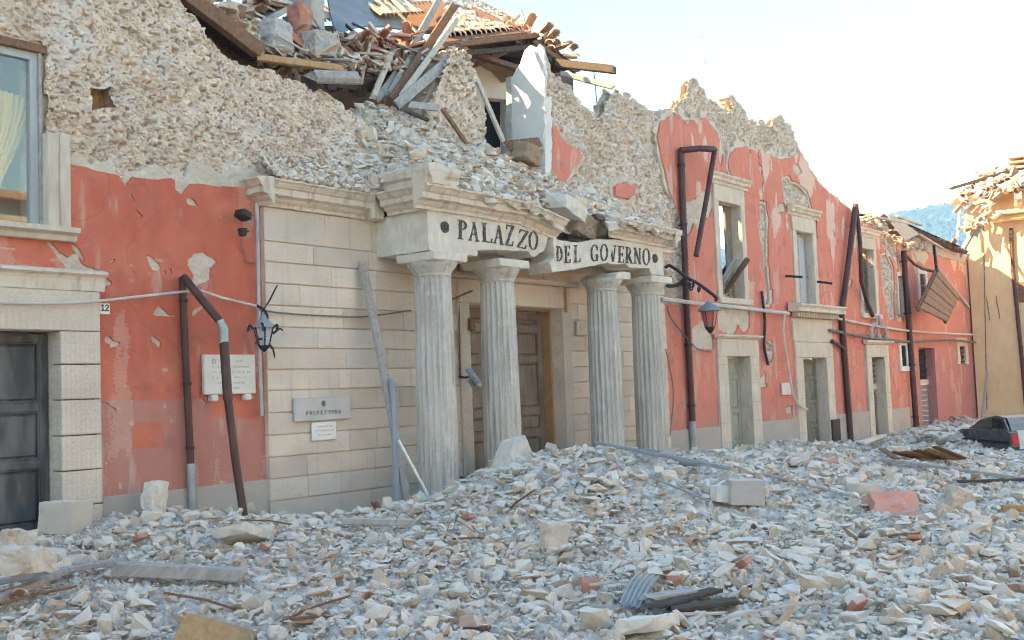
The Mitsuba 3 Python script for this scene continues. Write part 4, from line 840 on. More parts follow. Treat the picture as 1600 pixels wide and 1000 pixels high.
Z = HPo(X, Y)-.015+.16*(meshkit.fbm(np.stack([X*5, Y*5, X*0], -1), 4, 7)-.5)
Z -= .35*np.exp(-((X-15.75)/.55)**2)*np.clip((11.5-Y)/.5, 0, 1)
n = len(ys); i, j = np.meshgrid(np.arange(len(xs)-1), np.arange(n-1), indexing='ij'); ok_ = ~((X[:-1, :-1] < 11.9) & (Y[:-1, :-1] < 11.55)) & ~((X[:-1, :-1] > 14.85) & (X[:-1, :-1] < 16.75) & (Y[:-1, :-1] < 11.0)) & ~((Y[:-1, :-1] > 12.15) & (X[:-1, :-1] > 14.2)); kq = (i*n+j)[ok_]
top_ = np.stack([X, Y, Z], -1).reshape(-1, 3)
k = add('portico_debris', (top_, np.stack([kq, kq+n, kq+n+1, kq+1], -1)), 'heap_dust', smooth=True)
tag(k, 'slope of pale dusty rubble lying on top of the portico', 'rubble', kind='stuff')
nn = 6800; x, y = r.uniform(11.5, 18.95, nn), r.uniform(10.62, 12.9, nn); s = ((.17**-1.0-.024**-1.0)*r.random(nn)+.024**-1.0)**(-1/1.0)
out_ = ((x < 11.9) & (y < 11.55)) | ((x > 14.9) & (x < 16.7) & (y < 11.05)) | ((y > 12.15) & (x > 14.2)); x, y, s = x[~out_], y[~out_], s[~out_]; zz = HPo(x, y)+s*r.uniform(-.35, .4, len(s))
v, f, uv = stones(np.stack([x, y, zz], -1), s, 8); k2 = add(k+'__small_stone', (v, f), 'rubble', uv=uv); tag(k2, kind='stuff')
for _ in range(45):
    x, y = _big.uniform(12.0, 18.8), _big.uniform(10.8, 12.1); s = _big.uniform(.11, .23)
    if 14.7 < x < 16.8: y = max(y, 11.25)
    lone_stone(V3(x, y, float(HPo(np.array([x]), np.array([y]))[0])+s*.2), s, .5, '@ pale stone over the '+('corner column' if x < 13.2 else 'second column' if x < 14.8 else 'broken middle of the frieze' if x < 16.6 else 'last two columns')+(', near the cornice edge' if y < 11.4 else ', back near the wall'), 'broken stones on the portico roof')
# ledge of crumbs on the wall cornice
nn = 1500; x = r.uniform(9.9, 12.2, nn); t = r.random(nn)**1.6; y = 11.62+.42*t; z = 5.12+.42*t*(.55+.45*(x-9.9)/2.2)*1.4; s = .022+.07*r.random(nn)**3
v, f, uv = stones(np.stack([x, y, z+s*.2], -1), s, 9)
k = add('ledge_debris', (v, f), 'rubble', uv=uv); tag(k, 'crumbs of stone and plaster lying along the cornice left of the portico', 'rubble', kind='stuff')
# slab-like blocks seen on the portico
def chunk(name, c, size, R, m, label, cat, seed=0, amp=.02, uv=None):
    rr = np.random.default_rng(seed+400); cr_ = (np.array(list(np.ndindex(2, 2, 2)))-.5)*size*(1-rr.uniform(0, .26 if amp > .013 else .08, (8, 3)))
    cr_ = np.vstack([cr_, rr.uniform(-.5, .5, (7, 3))*size*.98])
    b = wear(trimesh.convex.convex_hull(cr_), amp, .045, 8, seed)
    b.vertices = np.array(b.vertices)@R.T+np.asarray(c)
    return solo(name, b, m, label, cat, uv=np.tile([.6, .3], (len(b.vertices), 1)), smooth=35 if False else False)
RZ = lambda a, b=0, c=0: rot([0, 0, 1], a)@rot([0, 1, 0], b)@rot([1, 0, 0], c)
chunk('stone_block', at(884, 324, y=10.95), (.85, .5, .28), RZ(.1, .25, .1), 'frieze_stone', 'large pale block lying across the break of the cornice', 'stone', 1)
chunk('cornice_block', at(915, 320, y=11.25), (1.0, .4, .16), RZ(-.1, .12, .15), 'moulding_stone', 'flat cornice slab stuck in the debris right of the pale block', 'stone', 2)
chunk('stone_block', at(905, 352, y=11.1), (.9, .4, .4), RZ(.2, .1, .1), 'room_brown', 'brownish broken masonry lump in the gap over the fallen frieze block', 'stone', 3, .06)
chunk('stone_block', at(845, 392, y=11.3), (.75, .45, .5), RZ(.3, .5, .2), 'room_brown', 'brown broken core showing under the gap of the frieze', 'stone', 4, .06)

# ---- pieces that stand out on the heap
chunk('stone_block', on_heap(111, 828)+V3(.0, .1, .14), (.46, .40, .36), RZ(.5, .05, .05), 'ashlar', 'squared tan stone block beside the blue-grey door', 'stone', 5, .012)
chunk('upright_stone', at(240, 785, y=11.6), (.26, .2, .5), RZ(.3, .12, .05), 'frieze_stone', 'pale upright stone fragment against the wall left of the downpipe', 'stone', 6, .05)
chunk('boulder', at(14, 850, y=10.4), (.46, .36, .26), RZ(.3, .1), 'lime_render', 'big rounded tan stone at the left edge below the door', 'stone', 7, .07)
chunk('boulder', at(40, 876, y=9.0), (.62, .36, .22), RZ(.7, .1), 'lime_render', 'large flat tan stone at the left edge, in front of the others', 'stone', 8, .06)
m = trimesh.convex.convex_hull(np.array([(-.40, -.2, -.25), (.42, -.2, -.25), (.34, .2, -.2), (-.34, .2, -.2), (-.10, -.15, .30), (.16, -.15, .34), (.2, .1, .30), (-.12, .12, .28), (.36, -.1, .0), (-.36, -.1, -.12)]))
m = wear(m, .05, .1, 6, 9); m.vertices = np.array(m.vertices)*V3(1.0, 1, 1.05)+at(800, 722, y=10.15)
solo('pointed_stone', m, 'frieze_stone', 'pale pointed stone standing on the crest of the heap before the door', 'stone')
chunk('cement_block', on_heap(1165, 790, .16), (.42, .22, .30), RZ(-.75, .05, .05), 'cement', 'squared grey cement block on the heap right of the portico', 'block', 10, .006)
chunk('cement_block', on_heap(1128, 785, .10), (.22, .2, .2), RZ(-.6, .1), 'white_plaster', 'white plaster block leaning on the grey cement block', 'block', 11, .01)
chunk('plaster_chunk', on_heap(1397, 802, .10), (.62, .18, .34), RZ(-.8, .06, -.35), 'pink_chunk', 'pink plastered wall fragment lying on the heap', 'rubble', 12, .045)
chunk('plaster_chunk', on_heap(1362, 792, .06), (.20, .12, .14), RZ(-.6, .2, -.3), 'pink_chunk', 'small pink plaster bit left of the pink wall fragment', 'rubble', 13, .02)
chunk('tile_shard', on_heap(922, 925, .05), (.16, .05, .17), RZ(-.7, .1, -.5), 'brick_red', 'rounded red tile shard on the near rubble', 'tile', 14, .02)
chunk('stone_block', on_heap(866, 855, .12), (.30, .2, .3), RZ(-.5, .15, .1), 'lime_render', 'moulded tan block with ridges in the middle of the heap', 'stone', 15, .02)
chunk('stone_block', on_heap(1350, 775, .08), (.5, .25, .18), RZ(-.4, .1, .05), 'ashlar', 'long tan stone above the pink wall fragment', 'stone', 16, .03)
chunk('stone_block', on_heap(1495, 800, .14), (.30, .2, .38), RZ(-.6, .3, .2), 'ashlar', 'tilted tan stone right of the pink wall fragment', 'stone', 17, .05)
chunk('stone_slab', on_heap(380, 850, .1), (.75, .5, .12), RZ(.5, .28, -.15), 'frieze_stone', 'pale flat slab tilted on the heap below the leaning brown pipe', 'stone', 18, .025)
chunk('stone_slab', on_heap(1010, 985, .05), (.5, .35, .10), RZ(.2, .1, -.1), 'frieze_stone', 'pale flat slab at the bottom edge of the picture', 'stone', 19, .02)
def bar(name, a, b, w, h, m, label, cat, ya=None, yb=None, lift=.04, side=(0, 0, 1), bend=0.0, c=.006):
    """A plank or bar between two places on the heap (or at given depths)."""
    p = at(*a, y=ya) if ya is not None else on_heap(*a, lift+.03); q = at(*b, y=yb) if yb is not None else on_heap(*b, lift+.03)
    return solo(name, beam(p, q, w, h, side, c, bend, len(scene)), m, label, cat)
bar('plank', (-30, 930), (185, 892), .10, .05, 'grey_wood', 'weathered grey plank at the left edge, farther of the two', 'plank', lift=.06)
bar('plank', (-30, 970), (108, 908), .09, .05, 'grey_wood', 'weathered grey plank at the left edge, nearer of the two', 'plank', lift=.08)
bar('plank', (70, 918), (-20, 945), .05, .03, 'brown_wood', 'thin brown lath between the two grey planks', 'plank', lift=.03)
bar('beam', (185, 905), (384, 914), .16, .11, 'grey_wood', 'grey beam lying across the near rubble at the left', 'beam', lift=.06)
yb_ = on_heap(340, 1000)[1]
c4 = [at(288, 960, y=yb_+.02), at(452, 1004, y=yb_-.25), at(440, 1062, y=yb_-.36), at(262, 1016, y=yb_-.10)]
nq = np.cross(c4[1]-c4[0], c4[3]-c4[0]); nq /= np.linalg.norm(nq); tq = (c4[0]-c4[3])/np.linalg.norm(c4[0]-c4[3])
solo('wooden_board', trimesh.convex.convex_hull(np.array(c4+[p-nq*.03 for p in c4])), 'tan_wood', 'yellow-brown wooden board tilted up at the bottom edge of the picture', 'board')
solo('wooden_board', beam(c4[0]+tq*.02, c4[1]+tq*.02, .05, .035, tuple(tq), .004), 'grey_wood', 'grey batten along the upper edge of the yellow-brown board', 'board')
bar('timber', (545, 828), (650, 830), .09, .07, 'pale_wood', 'pale round-edged timber lying at the foot of the ashlar wall', 'beam', lift=.07)
bar('timber', (585, 786), (607, 817), .07, .07, 'brown_wood', 'short brown post stub sticking up at the foot of the ashlar wall', 'beam', ya=10.6, yb=10.3)
for i, (a, b, w) in enumerate([((862, 707), (1092, 742), .07), ((905, 704), (1030, 722), .06), ((945, 722), (985, 702), .05), ((1005, 734), (1060, 712), .05), ((930, 706), (1140, 748), .05)]):
    bar('steel_bar', a, b, w, .05, 'zinc', ['long dusty steel bar lying along the crest of the heap', 'second dusty steel bar on the crest, behind the long one', 'short steel bar crossing the long bar near the door', 'short steel bar propped up before the last column', 'steel bar running down the right side of the crest'][i], 'bar', lift=.10)
bar('thin_rod', (1015, 757), (1110, 797), .025, .025, 'zinc', 'thin pale rod lying left of the grey cement block', 'rod', lift=.07)
bar('thin_rod', (1205, 755), (1340, 790), .04, .03, 'grey_wood', 'dark thin lath lying across the heap right of the grey cement block', 'lath', lift=.07)
bar('thin_rod', (915, 782), (925, 752), .03, .02, 'pale_wood', 'thin pale stick standing out of the middle of the heap', 'stick', lift=.05)
bar('plank', (1345, 704), (1382, 687), .16, .06, 'pale_wood', 'pale plank at the foot of the third door', 'plank', lift=.1)
bar('plank', (1560, 806), (1640, 806), .12, .08, 'tan_wood', 'brown timber end at the right edge of the picture', 'beam', lift=.06)
bar('plank', (1380, 725), (1640, 762), .10, .05, 'grey_wood', 'long dark plank lying below the wrecked car', 'plank', lift=.05)
bar('plank', (1500, 760), (1620, 756), .06, .04, 'dark_wood', 'dark lath right of the long plank', 'lath', lift=.04)
bar('plank', (1380, 714), (1400, 728), .12, .03, 'brown_wood', 'short brown board left of the broken crate panel', 'board', lift=.1)
# broken brown panel of boards
k = thing('broken_boards'); p = on_heap(1452, 722, .12)
for j in range(5):
    o = p+V3(.04, -.16, 0)*(j-2)*1.0
    add(k+'__board', beam(o+V3(-.34, .12, .07)+V3(0, 0, .02*j), o+V3(.42, -.12, -.1), .13, .02, (.35, .1, .9), .003, .0, j), 'tan_wood' if j % 2 else 'brown_wood')
tag(k, 'broken brown panel of boards lying on the heap before the far house', 'panel')
# corrugated sheet and dark boards in the foreground
p = on_heap(985, 956, .10); yq = p[1]
q00, q01, q10, q11 = at(1000, 893, y=yq+.30), at(1033, 903, y=yq+.18), at(966, 946, y=yq+.02), at(1003, 955, y=yq-.10)
e1, e2 = q10-q00, q01-q00; nz_ = np.cross(e1, e2); nz_ /= np.linalg.norm(nz_)
g = np.linspace(0, 1, 60); V = np.concatenate([(q00*(1-g[:, None])+q01*g[:, None])*(1-t)+(q10*(1-g[:, None])+q11*g[:, None])*t+np.sin(g*2*np.pi*5)[:, None]*.011*nz_+V3(0, 0, .05)*math.sin(t*3) for t in np.linspace(0, 1, 12)])
n = 60; i, j = np.meshgrid(np.arange(11), np.arange(n-1), indexing='ij'); q = i*n+j
Fq = np.stack([q, q+1, q+n+1, q+n], -1).reshape(-1, 4); V2 = V+nz_*.006
solo('corrugated_sheet', (np.vstack([V, V2]), np.vstack([Fq, Fq[:, ::-1]+len(V)])), 'zinc', 'bent grey corrugated sheet sticking out of the near rubble', 'sheet', smooth=True)
bar('dark_board', (1012, 955), (1078, 944), .14, .035, 'grey_wood', 'grey board under the corrugated sheet, uppermost of the three', 'board', lift=.07)
bar('dark_board', (1030, 962), (1118, 938), .14, .03, 'dark_wood', 'dark board under the corrugated sheet, middle of the three', 'board', lift=.05)
bar('dark_board', (1050, 965), (1142, 952), .16, .035, 'dark_wood', 'dark board under the corrugated sheet, lowest of the three', 'board', lift=.03)
# splinters, bricks and wires among the stones
for i in range(39):
    u, v_ = r.uniform(10, 1590), r.uniform(760, 985); p = on_heap(u, v_, r.uniform(.03, .09)); a = r.uniform(0, 3.14); L = r.uniform(.10, .38); d = V3(math.cos(a), math.sin(a), r.normal()*.25)
    if i < 26: solo('wood_splinter', beam(p-d*L, p+d*L, r.uniform(.018, .05), .018, (0, 0, 1), .003, .03, i), ['grey_wood', 'pale_wood', 'brown_wood'][i % 3], where(p, .1, False).replace('lumpy pale dusty stone', ['grey', 'pale', 'brown'][i % 3]+' wood splinter'), 'splinter', 'wood splinters on the heap')
    elif i < 34:
        q = wear(bx(-.11, r.uniform(.0, .11), -.055, .055, -.03, .03, .008), .008, .05, 12, i); q.vertices = np.array(q.vertices)@RZ(a, r.normal()*.4, r.normal()*.4).T+p; solo('brick_fragment', q, 'brick_dusty', where(p, .1, False).replace('lumpy pale dusty stone', 'dusty red brick piece'), 'brick', 'brick pieces on the heap')
    else:
        q = bez([p-d*L*1.6, p-d*L*.5+V3(0, 0, .12), p+V3(.08, -.05, .04), p+d*L+V3(0, 0, .15), p+d*L*1.7], 6); solo('bent_wire', tube(q, .0045, 5), 'grey_cable', where(p, .1, False).replace('lumpy pale dusty stone', 'thin bent wire'), 'wire', 'bent wires on the heap')
# heaped laths at the foot of the far house
for i in range(28):
    u, v = r.uniform(1440, 1535), r.uniform(650, 694); p = on_heap(u, v, .12); a = r.uniform(-.5, .5); L = r.uniform(.6, 1.7)
    d = V3(math.cos(a)*.5, math.sin(a)+.3, r.uniform(-.1, .35)); d /= np.linalg.norm(d)
    solo('broken_lath', beam(p-d*L/2, p+d*L/2, .09, .04, (0, 0, 1), .004, 0, i), 'grey_wood' if i % 3 else 'pale_wood', 'broken grey lath in the tangle at the foot of the far pink house', 'lath', 'broken laths before the far house')
# tile debris, bricks
for i in range(26):
    u, v = r.uniform(20, 1560), r.uniform(780, 985); p = on_heap(u, v, .02)
    g = np.linspace(0, math.pi*.9, 7); L = r.uniform(.10, .2); rr = r.uniform(.05, .075)
    pr = [(rr*math.cos(t), rr*math.sin(t)*.7) for t in g]+[((rr-.014)*math.cos(t), (rr-.014)*math.sin(t)*.7) for t in g[::-1]]
    m = prism(Polygon(pr).buffer(0), (0, 0, 0), (1, 0, 0), (0, 0, 1), L); R = RZ(r.uniform(0, 6.28), r.normal()*.4, r.normal()*.4)
    m.vertices = (np.array(m.vertices))@R.T+p+V3(0, 0, .02)
    solo('tile_fragment', m, 'roof_tile', where(p, .1, False).replace('lumpy pale dusty stone', 'broken clay roof tile'), 'tile', 'broken roof tiles on the heap', uv=np.tile([r.random(), 0], (len(m.vertices), 1)))

# ---------------------------------------------------------------- pink house beyond the palace
k = thing('pink_house'); yk = 12.05; XR = 43.4
ph = Polygon([(XE+.03, -.2), (XE+.03, 6.3)]+[tuple(at(a, b, y=yk)[[0, 2]]) for a, b in [(1413, 372), (1421, 362), (1436, 358), (1448, 368), (1462, 378), (1505, 397)]]+[(XR, Z_(1508, 398)), (XR, -.2)]).buffer(0)
fd = rect(1437, 1462, 543, zb=-.1); fw = rect(1500, 1508.5, 541, 569); fu = rect(1437.5, 1446, 428, 470)
add(k+'__wall', slab(ph.difference(unary_union([sbox(a, c, b, d) for a, b, c, d in (fd, fw, fu)])), yk, yk+.5), 'pink_plaster')
a, b, c, d = fd
add(k+'__door__transom', bx(a+.05, b-.05, yk+.30, yk+.34, d-1.05, d-.04), 'painted_room_dark')
for j in range(4): add(k+'__door__bar', bx(a+.05, b-.05, yk+.27, yk+.295, d-.3-.2*j, d-.26-.2*j), 'iron')
add(k+'__door__rail', bx(a, b, yk+.24, yk+.34, d-1.22, d-1.05), 'trim_stone')
for j in range(10): add(k+'__door__slat', bx(a+.04, b-.04, yk+.28, yk+.31, d-1.23-.17*(j+1)+.01, d-1.23-.17*j), 'shutter_grey')
add(k+'__door__reveal', bx(b-.03, b+.02, yk+.05, yk+.5, -.1, d), 'pink_plaster')
tag(k+'__door', 'grey slatted shutter door with a dark transom')
for i, (a, b, c, d) in enumerate((fw, fu)):
    w = k+'__window' if i == 0 else k+'__window_001'
    frame_set(w, a, b, c, d, .3 if i == 0 else .2, yk-.05, yk+.1, 'white_plaster' if i else 'trim_stone'); add(w+'__backing', bx(a, b, yk+.25, yk+.28, c, d), 'painted_room_dark')
    for j in range(4): add(w+'__bar', bx(a, b, yk+.02, yk+.04, c+(j+.5)*(d-c)/4, c+(j+.5)*(d-c)/4+.04), 'iron')
band = xz([(1441, 378), (1462, 381), (1505, 401), (1508, 412), (1462, 398), (1445, 392)], yk)
add(k+'__cement_band', slab(rag(band, .03, .15, 4), yk-.03, yk), 'cement')
patch = xz([(1424, 372), (1432, 368), (1444, 382), (1450, 402), (1442, 415), (1430, 405)], yk)
add(k+'__bare_patch', slab(rag(patch, .015, .12, 5), yk-.02, yk), 'lime_render')
# its roof: rafters, tiles over them, a fallen pale panel
e0, e1 = at(1418, 352, y=11.75), at(1506, 390, y=11.75); up = V3(0, 2.6, .85)
add(k+'__roof', trimesh.Trimesh(*(lambda P: (P, np.array([[0, 1, 2], [0, 2, 3], [4, 6, 5], [4, 7, 6]])))(np.array([e0, e1, e1+up, e0+up, e0+V3(0, 0, .06), e1+V3(0, 0, .06), e1+up+V3(0, 0, .06), e0+up+V3(0, 0, .06)])), process=False), 'brown_wood')
for j in range(13):
    p = e0+(e1-e0)*(j+.5)/13; add(k+'__roof__rafter', beam(p+V3(0, -.12, -.14), p+up*.8+V3(0, 0, -.12), .14, .14, (0, 0, 1), .01, 0, j), 'brown_wood')
def tile_at(key, p, d, w, L, m='roof_tile', tone=None, nrm=(0, 0, 1), cup=False):
    """A half-round clay tile lying along d."""
    d = V3(*d)/np.linalg.norm(d); nz = V3(*nrm)-d*np.dot(nrm, d); nz /= np.linalg.norm(nz); s = np.cross(d, nz)
    g = np.linspace(0, math.pi, 6); t = .018
    pr = [(w/2*math.cos(q), w*.42*math.sin(q)) for q in g]+[((w/2-t)*math.cos(q), (w*.42-t)*math.sin(q)) for q in g[::-1]]
    mm = prism(Polygon(pr).buffer(0), p, s, nz*(-1 if cup else 1), L)
    mm.fix_normals() if False else None
    return add(key, mm, m, uv=np.tile([r.random() if tone is None else tone, 0], (len(mm.vertices), 1)))
for j in range(24):
    for q in range(4):
        p = e0+(e1-e0)*(j+.5)/24+up*(q*.26)+V3(r.normal()*.02, 0, .07+r.uniform(0, .03)); tile_at(k+'__roof__tile', p+up*.26, -up, .25, .72)
pp = [at(a, b, y=11.6) for a, b in ((1388, 336), (1402, 340), (1437, 366), (1414, 376), (1396, 352))]
V = np.array(pp+[q+V3(.0, .05, .05) for q in pp]); n = 5
add(k+'__fallen_ceiling', trimesh.convex.convex_hull(V), 'pale_wood')
pp = [at(a, b, y=12.0) for a, b in ((1372, 346), (1384, 336), (1400, 350), (1396, 362))]
add(k+'__fallen_ceiling', trimesh.convex.convex_hull(np.array(pp+[q+V3(.0, .06, .06) for q in pp])), 'dark_wood')
for a, b, w in (((1435, 366), (1472, 388), .12), ((1366, 339), (1420, 350), .12), ((1400, 338), (1440, 352), .1)):
    add(k+'__fallen_lath', beam(at(*a, y=11.6), at(*b, y=11.65), w, .05, (0, 0, 1), .004, 0, int(a[0])), 'pale_wood')
nn = 160; t = r.random(nn); e = np.array([at(a, b, y=12.1) for a, b in ((1345, 343), (1372, 352), (1412, 388), (1440, 386))]); tt = t*3; i = np.minimum(tt.astype(int), 2)
c = e[i]+(e[i+1]-e[i])*(tt-i)[:, None]+r.normal(size=(nn, 3))*V3(.1, .15, .08)
v, f, uv = stones(c, r.uniform(.04, .16, nn), 12); kk = add(PAL+'__right_wall__small_stone', (v, f), 'masonry', uv=uv*V3(1, .3)[:2]); tag(kk, kind='stuff')
tag(k, 'low pink house with a broken tiled roof beyond the palace', 'house')

# ---------------------------------------------------------------- ochre house closing the street
k = thing('ochre_house'); XH = 42.6
oz = at(1560, 335, x=XH)[2]
e_l, e_r = at(1486, 322, x=XH-.9), at(1622, 292, x=XH-.9)
rz_ = lambda y: e_l[2]+(e_r[2]-e_l[2])*(y-e_l[1])/(e_r[1]-e_l[1])+.36
wall = Polygon([(11.98, -.3), (11.98, rz_(12.0)-.55), (11.6, rz_(11.6)-.15), (11.2, rz_(11.2)), (2.0, rz_(2.0)), (2.0, -.3)])
ow = [(at(1597, 450, x=XH)[1], at(1597, 450, x=XH)[1]-1.1, at(1597, 470, x=XH)[2], at(1597, 440, x=XH)[2])]
add(k+'__wall', prism(wall, (XH, 0, 0), (0, 1, 0), (0, 0, 1), 8.0), 'ochre_plaster')
e_l, e_r = at(1486, 322, x=XH-.9), at(1622, 292, x=XH-.9); dv = V3(3.6, 0, 1.5)
rp = np.array([e_l, e_r, e_r+dv, e_l+dv]); rp2 = rp+V3(0, 0, .1)
add(k+'__roof', trimesh.convex.convex_hull(np.vstack([rp, rp2])), 'brown_wood')
add(k+'__eaves_soffit', bx(XH-.82, XH+.05, 2.0, 11.2, oz-.12, oz+.02, .02), 'ochre_plaster')
add(k+'__eaves_soffit', bx(XH-.55, XH+.05, 2.0, 11.0, oz-.30, oz-.122, .03), 'ochre_plaster')
for j in range(26):
    for q in range(4):
        if r.random() < .12 and j < 14: continue
        jit = 1 if j < 13 else .25
        p = e_l+(e_r-e_l)*(j+.4)/22+dv*(q*.24)+V3(r.normal()*.06*jit, r.normal()*.07*jit, .10+abs(r.normal())*.09*jit)
        dd_ = -dv+V3(r.normal()*.5*jit, r.normal()*1.3*jit, r.normal()*.35*jit); tile_at(k+'__roof__tile', p-dd_/np.linalg.norm(dd_)*.55, dd_, .24, .62, 'pale_tile' if r.random() < .75 else 'roof_tile', cup=(j+q) % 3 == 0)
ch0 = at(1583, 286, x=XH+.5)
add(k+'__chimney', bx(XH+.5, XH+1.3, ch0[1]-1.2, ch0[1], oz, at(1590, 266, x=XH+.5)[2], .03), 'white_plaster')
for j in range(3): add(k+'__chimney__cap', bx(XH+.35, XH+1.45, ch0[1]-1.3, ch0[1]+.12, at(1590, 263-8*j, x=XH+.5)[2], at(1590, 263-8*j, x=XH+.5)[2]+.07, .01), 'roof_tile', uv=np.tile([.3, 0], (24, 1)))
gp = np.array([at(a, b, x=XH-1.2) for a, b in ((1567, 352), (1570, 420), (1576, 480), (1584, 560), (1593, 660))])
add(k+'__downpipe', tube([V3(XH-.12, q[1], q[2]) for q in gp], .07, 10), 'pipe_brown', smooth=40)
add(k+'__verge_board', beam(at(1485, 295, x=XH-.9), at(1575, 268, x=XH+.6), .18, .1, (0, 0, 1)), 'dark_wood')
for u, v0, v1 in ((1536, 330, 640), (1541, 464, 500), (1556, 462, 498)):
    a, b = at(u, v0, x=XH-.02), at(u+6, v1, x=XH-.02); add(k+'__wire', tube([a, b], .014, 5), 'grey_cable')
add(k+'__shutter', bx(XH-.06, XH-.005, at(1612, 460, x=XH)[1], at(1592, 460, x=XH)[1], at(1600, 472, x=XH)[2], at(1600, 440, x=XH)[2]), 'brown_wood')
for j in range(42):
    u, v_ = r.uniform(1486, 1592), 0; v_ = r.uniform(0, 1)**.8*(345-268-(u-1486)*.18)+268+(1-(u-1486)/106)*34
    p = at(u, v_, x=XH-1.0-r.uniform(0, .25)); tile_at(k+'__roof__tile', p, V3(r.normal()*.4, r.normal(), -.5+r.normal()*.5), .24, .36, 'pale_tile' if j % 2 else 'roof_tile', cup=j % 3 == 0)
tag(k, 'ochre plastered house with a wrecked tiled eave at the right edge', 'house')
for i, (a, b, w) in enumerate([((1540, 330), (1500, 402), .10), ((1532, 338), (1512, 404), .08), ((1525, 352), (1506, 385), .12), ((1546, 324), (1524, 372), .14), ((1500, 320), (1496, 370), .10), ((1510, 308), (1508, 362), .10), ((1536, 362), (1563, 418), .10), ((1568, 372), (1563, 420), .06), ((1516, 350), (1545, 330), .12), ((1522, 340), (1508, 350), .2)]):
    p, q = at(*a, x=XH-.5-.06*i), at(*b, x=XH-.8-.04*i)
    solo('hanging_lath', beam(p, q, w, .04, (1, 0, 0), .004, 0, i), 'pale_wood' if i % 3 else 'grey_wood', 'splintered lath hanging from the wrecked eave of the ochre house', 'lath', 'laths hanging from the ochre house')
bar('metal_post', (1534, 655), (1543, 582), .09, .05, 'zinc', 'grey metal post leaning on the ochre house', 'post', ya=11.2, yb=11.4)

# ---------------------------------------------------------------- unseen house row behind the photographer, placed to bounce warm light onto the palace
k = thing('unseen_opposite_house'); ywins = [sbox(x, z, x+1.2, z+1.9) for x in np.arange(-24, 50, 3.6) for z in (1.2, 5.2)]
add(k+'__wall', slab(sbox(-26, -.3, 52, 9.0).difference(unary_union(ywins)), -11.6, -11.0), 'white_plaster')
for w_ in ywins: a, c, b, d = w_.bounds; add(k+'__window', bx(a, b, -11.5, -11.4, c, d), 'car_glass')
add(k+'__roof', bx(-26.5, 52.5, -16, -10.5, 9.0, 9.25), 'roof_tile')
tag(k, 'unseen pale house row behind the photographer, bouncing light onto the portico wall', 'house')

# ---------------------------------------------------------------- wrecked car
k = thing('wrecked_car')
a0 = at(1583, 735, z=.02)-V3(0, 0, .05)
hd = math.radians(37); cu, cv = V3(math.cos(hd), math.sin(hd), 0), V3(math.sin(hd), -math.cos(hd), 0)     # forward, to its right
def car(prof, w0, w1): return prism(Polygon(prof), a0+cv*w0, cu, (0, 0, 1), -(w1-w0)) if False else _car(prof, w0, w1)
def _car(prof, w0, w1):
    m = prism(Polygon(prof), a0+cv*w1, cu, (0, 0, 1), w1-w0); return m     # cu x z = +cv direction reversed below
s_ = np.dot(np.cross(cu, V3(0, 0, 1)), cv)
def _car(prof, w0, w1):
    return prism(Polygon(prof), a0+cv*(w0 if s_ > 0 else w1), cu, (0, 0, 1), w1-w0)
body = [(.02, .22), (.0, .55), (.06, .86), (.30, .90), (2.7, .86), (3.7, .70), (3.85, .45), (3.8, .22)]
add(k+'__body', wear(_car(body, 0, 1.62), .010, .16, 3), 'car_paint', smooth=25)
add(k+'__side_trim', _car([(.1, .60), (3.6, .58), (3.6, .63), (.1, .66)], -.012, .0), 'rubber')
add(k+'__roof_pillar', _car([(.16, .90), (.36, 1.14), (.46, 1.15), (.36, .90)], .02, .05), 'car_paint')
add(k+'__crushed_roof', wear(_car([(.12, .88), (.34, 1.17), (.9, 1.21), (1.7, 1.12), (2.6, .87)], .08, 1.52), .022, .2, 3, 4), 'car_paint', smooth=40)
add(k+'__side_window', _car([(.40, .93), (.50, 1.12), (.98, 1.145), (1.0, .93)], .05, .11), 'car_glass')
add(k+'__side_window', _car([(1.06, .93), (1.06, 1.14), (1.68, 1.07), (1.8, .93)], .05, .11), 'car_glass')
add(k+'__rear_window', beam(a0+cu*.14+cv*.8+V3(0, 0, 1.03), a0+cu*.145+cv*.81+V3(0, 0, 1.03), .9, .2, (.25, 0, 1)), 'car_glass')
add(k+'__bumper', wear(_car([(-.10, .26), (-.12, .44), (.02, .48), (.02, .26)], -.01, 1.63), .006, .2, 4), 'car_pale', smooth=40)
add(k+'__tailgate', wear(_car([(-.02, .50), (-.015, .62), (.05, .90), (.10, .9), (.04, .5)], .17, 1.46), .006, .2, 4), 'car_pale', smooth=40)
for s in (.02, 1.50): add(k+'__tail_lamp', _car([(-.035, .60), (-.03, .70), (.02, .82), (.09, .82), (.08, .60)], s, s+.13), 'lamp_red')
add(k+'__number_plate', _car([(-.035, .52), (-.03, .60), (-.01, .60), (-.01, .52)], .6, 1.0), 'white_enamel')
for dx in (.75, 3.05): add(k+'__wheel', lathe([(.0, -.1), (.29, -.1), (.31, -.06), (.31, .06), (.29, .1), (.0, .1)], (0, 0, 0), 24), 'rubber')
for i, dx in enumerate((.75, 3.05)):
    kk = k+'__wheel' if i == 0 else k+'__wheel_001'; w = lathe([(.0, -.1), (.29, -.1), (.31, -.06), (.31, .06), (.29, .1), (.0, .1)], (0, 0, 0), 24)
    w.vertices = np.array([cu*p[0]+V3(0, 0, 1)*p[1]+cv*p[2] for p in w.vertices])+a0+cu*dx+cv*.1+V3(0, 0, .31); scene[kk] = mikit.ply(w, 'rubber', smooth=30)
tag(k, 'dark car with a crushed roof half buried in rubble at the right edge', 'car')
nn = 520; ta = r.uniform(1.15, 4.4, nn); pts = a0+cu*ta[:, None]+cv*(r.uniform(-.75, 1.5, nn)-.0)[:, None]+V3(0, 0, 1)*(np.clip((ta-1.1)/1.3, 0, 1)*r.uniform(.1, .62, nn)+.20)[:, None]
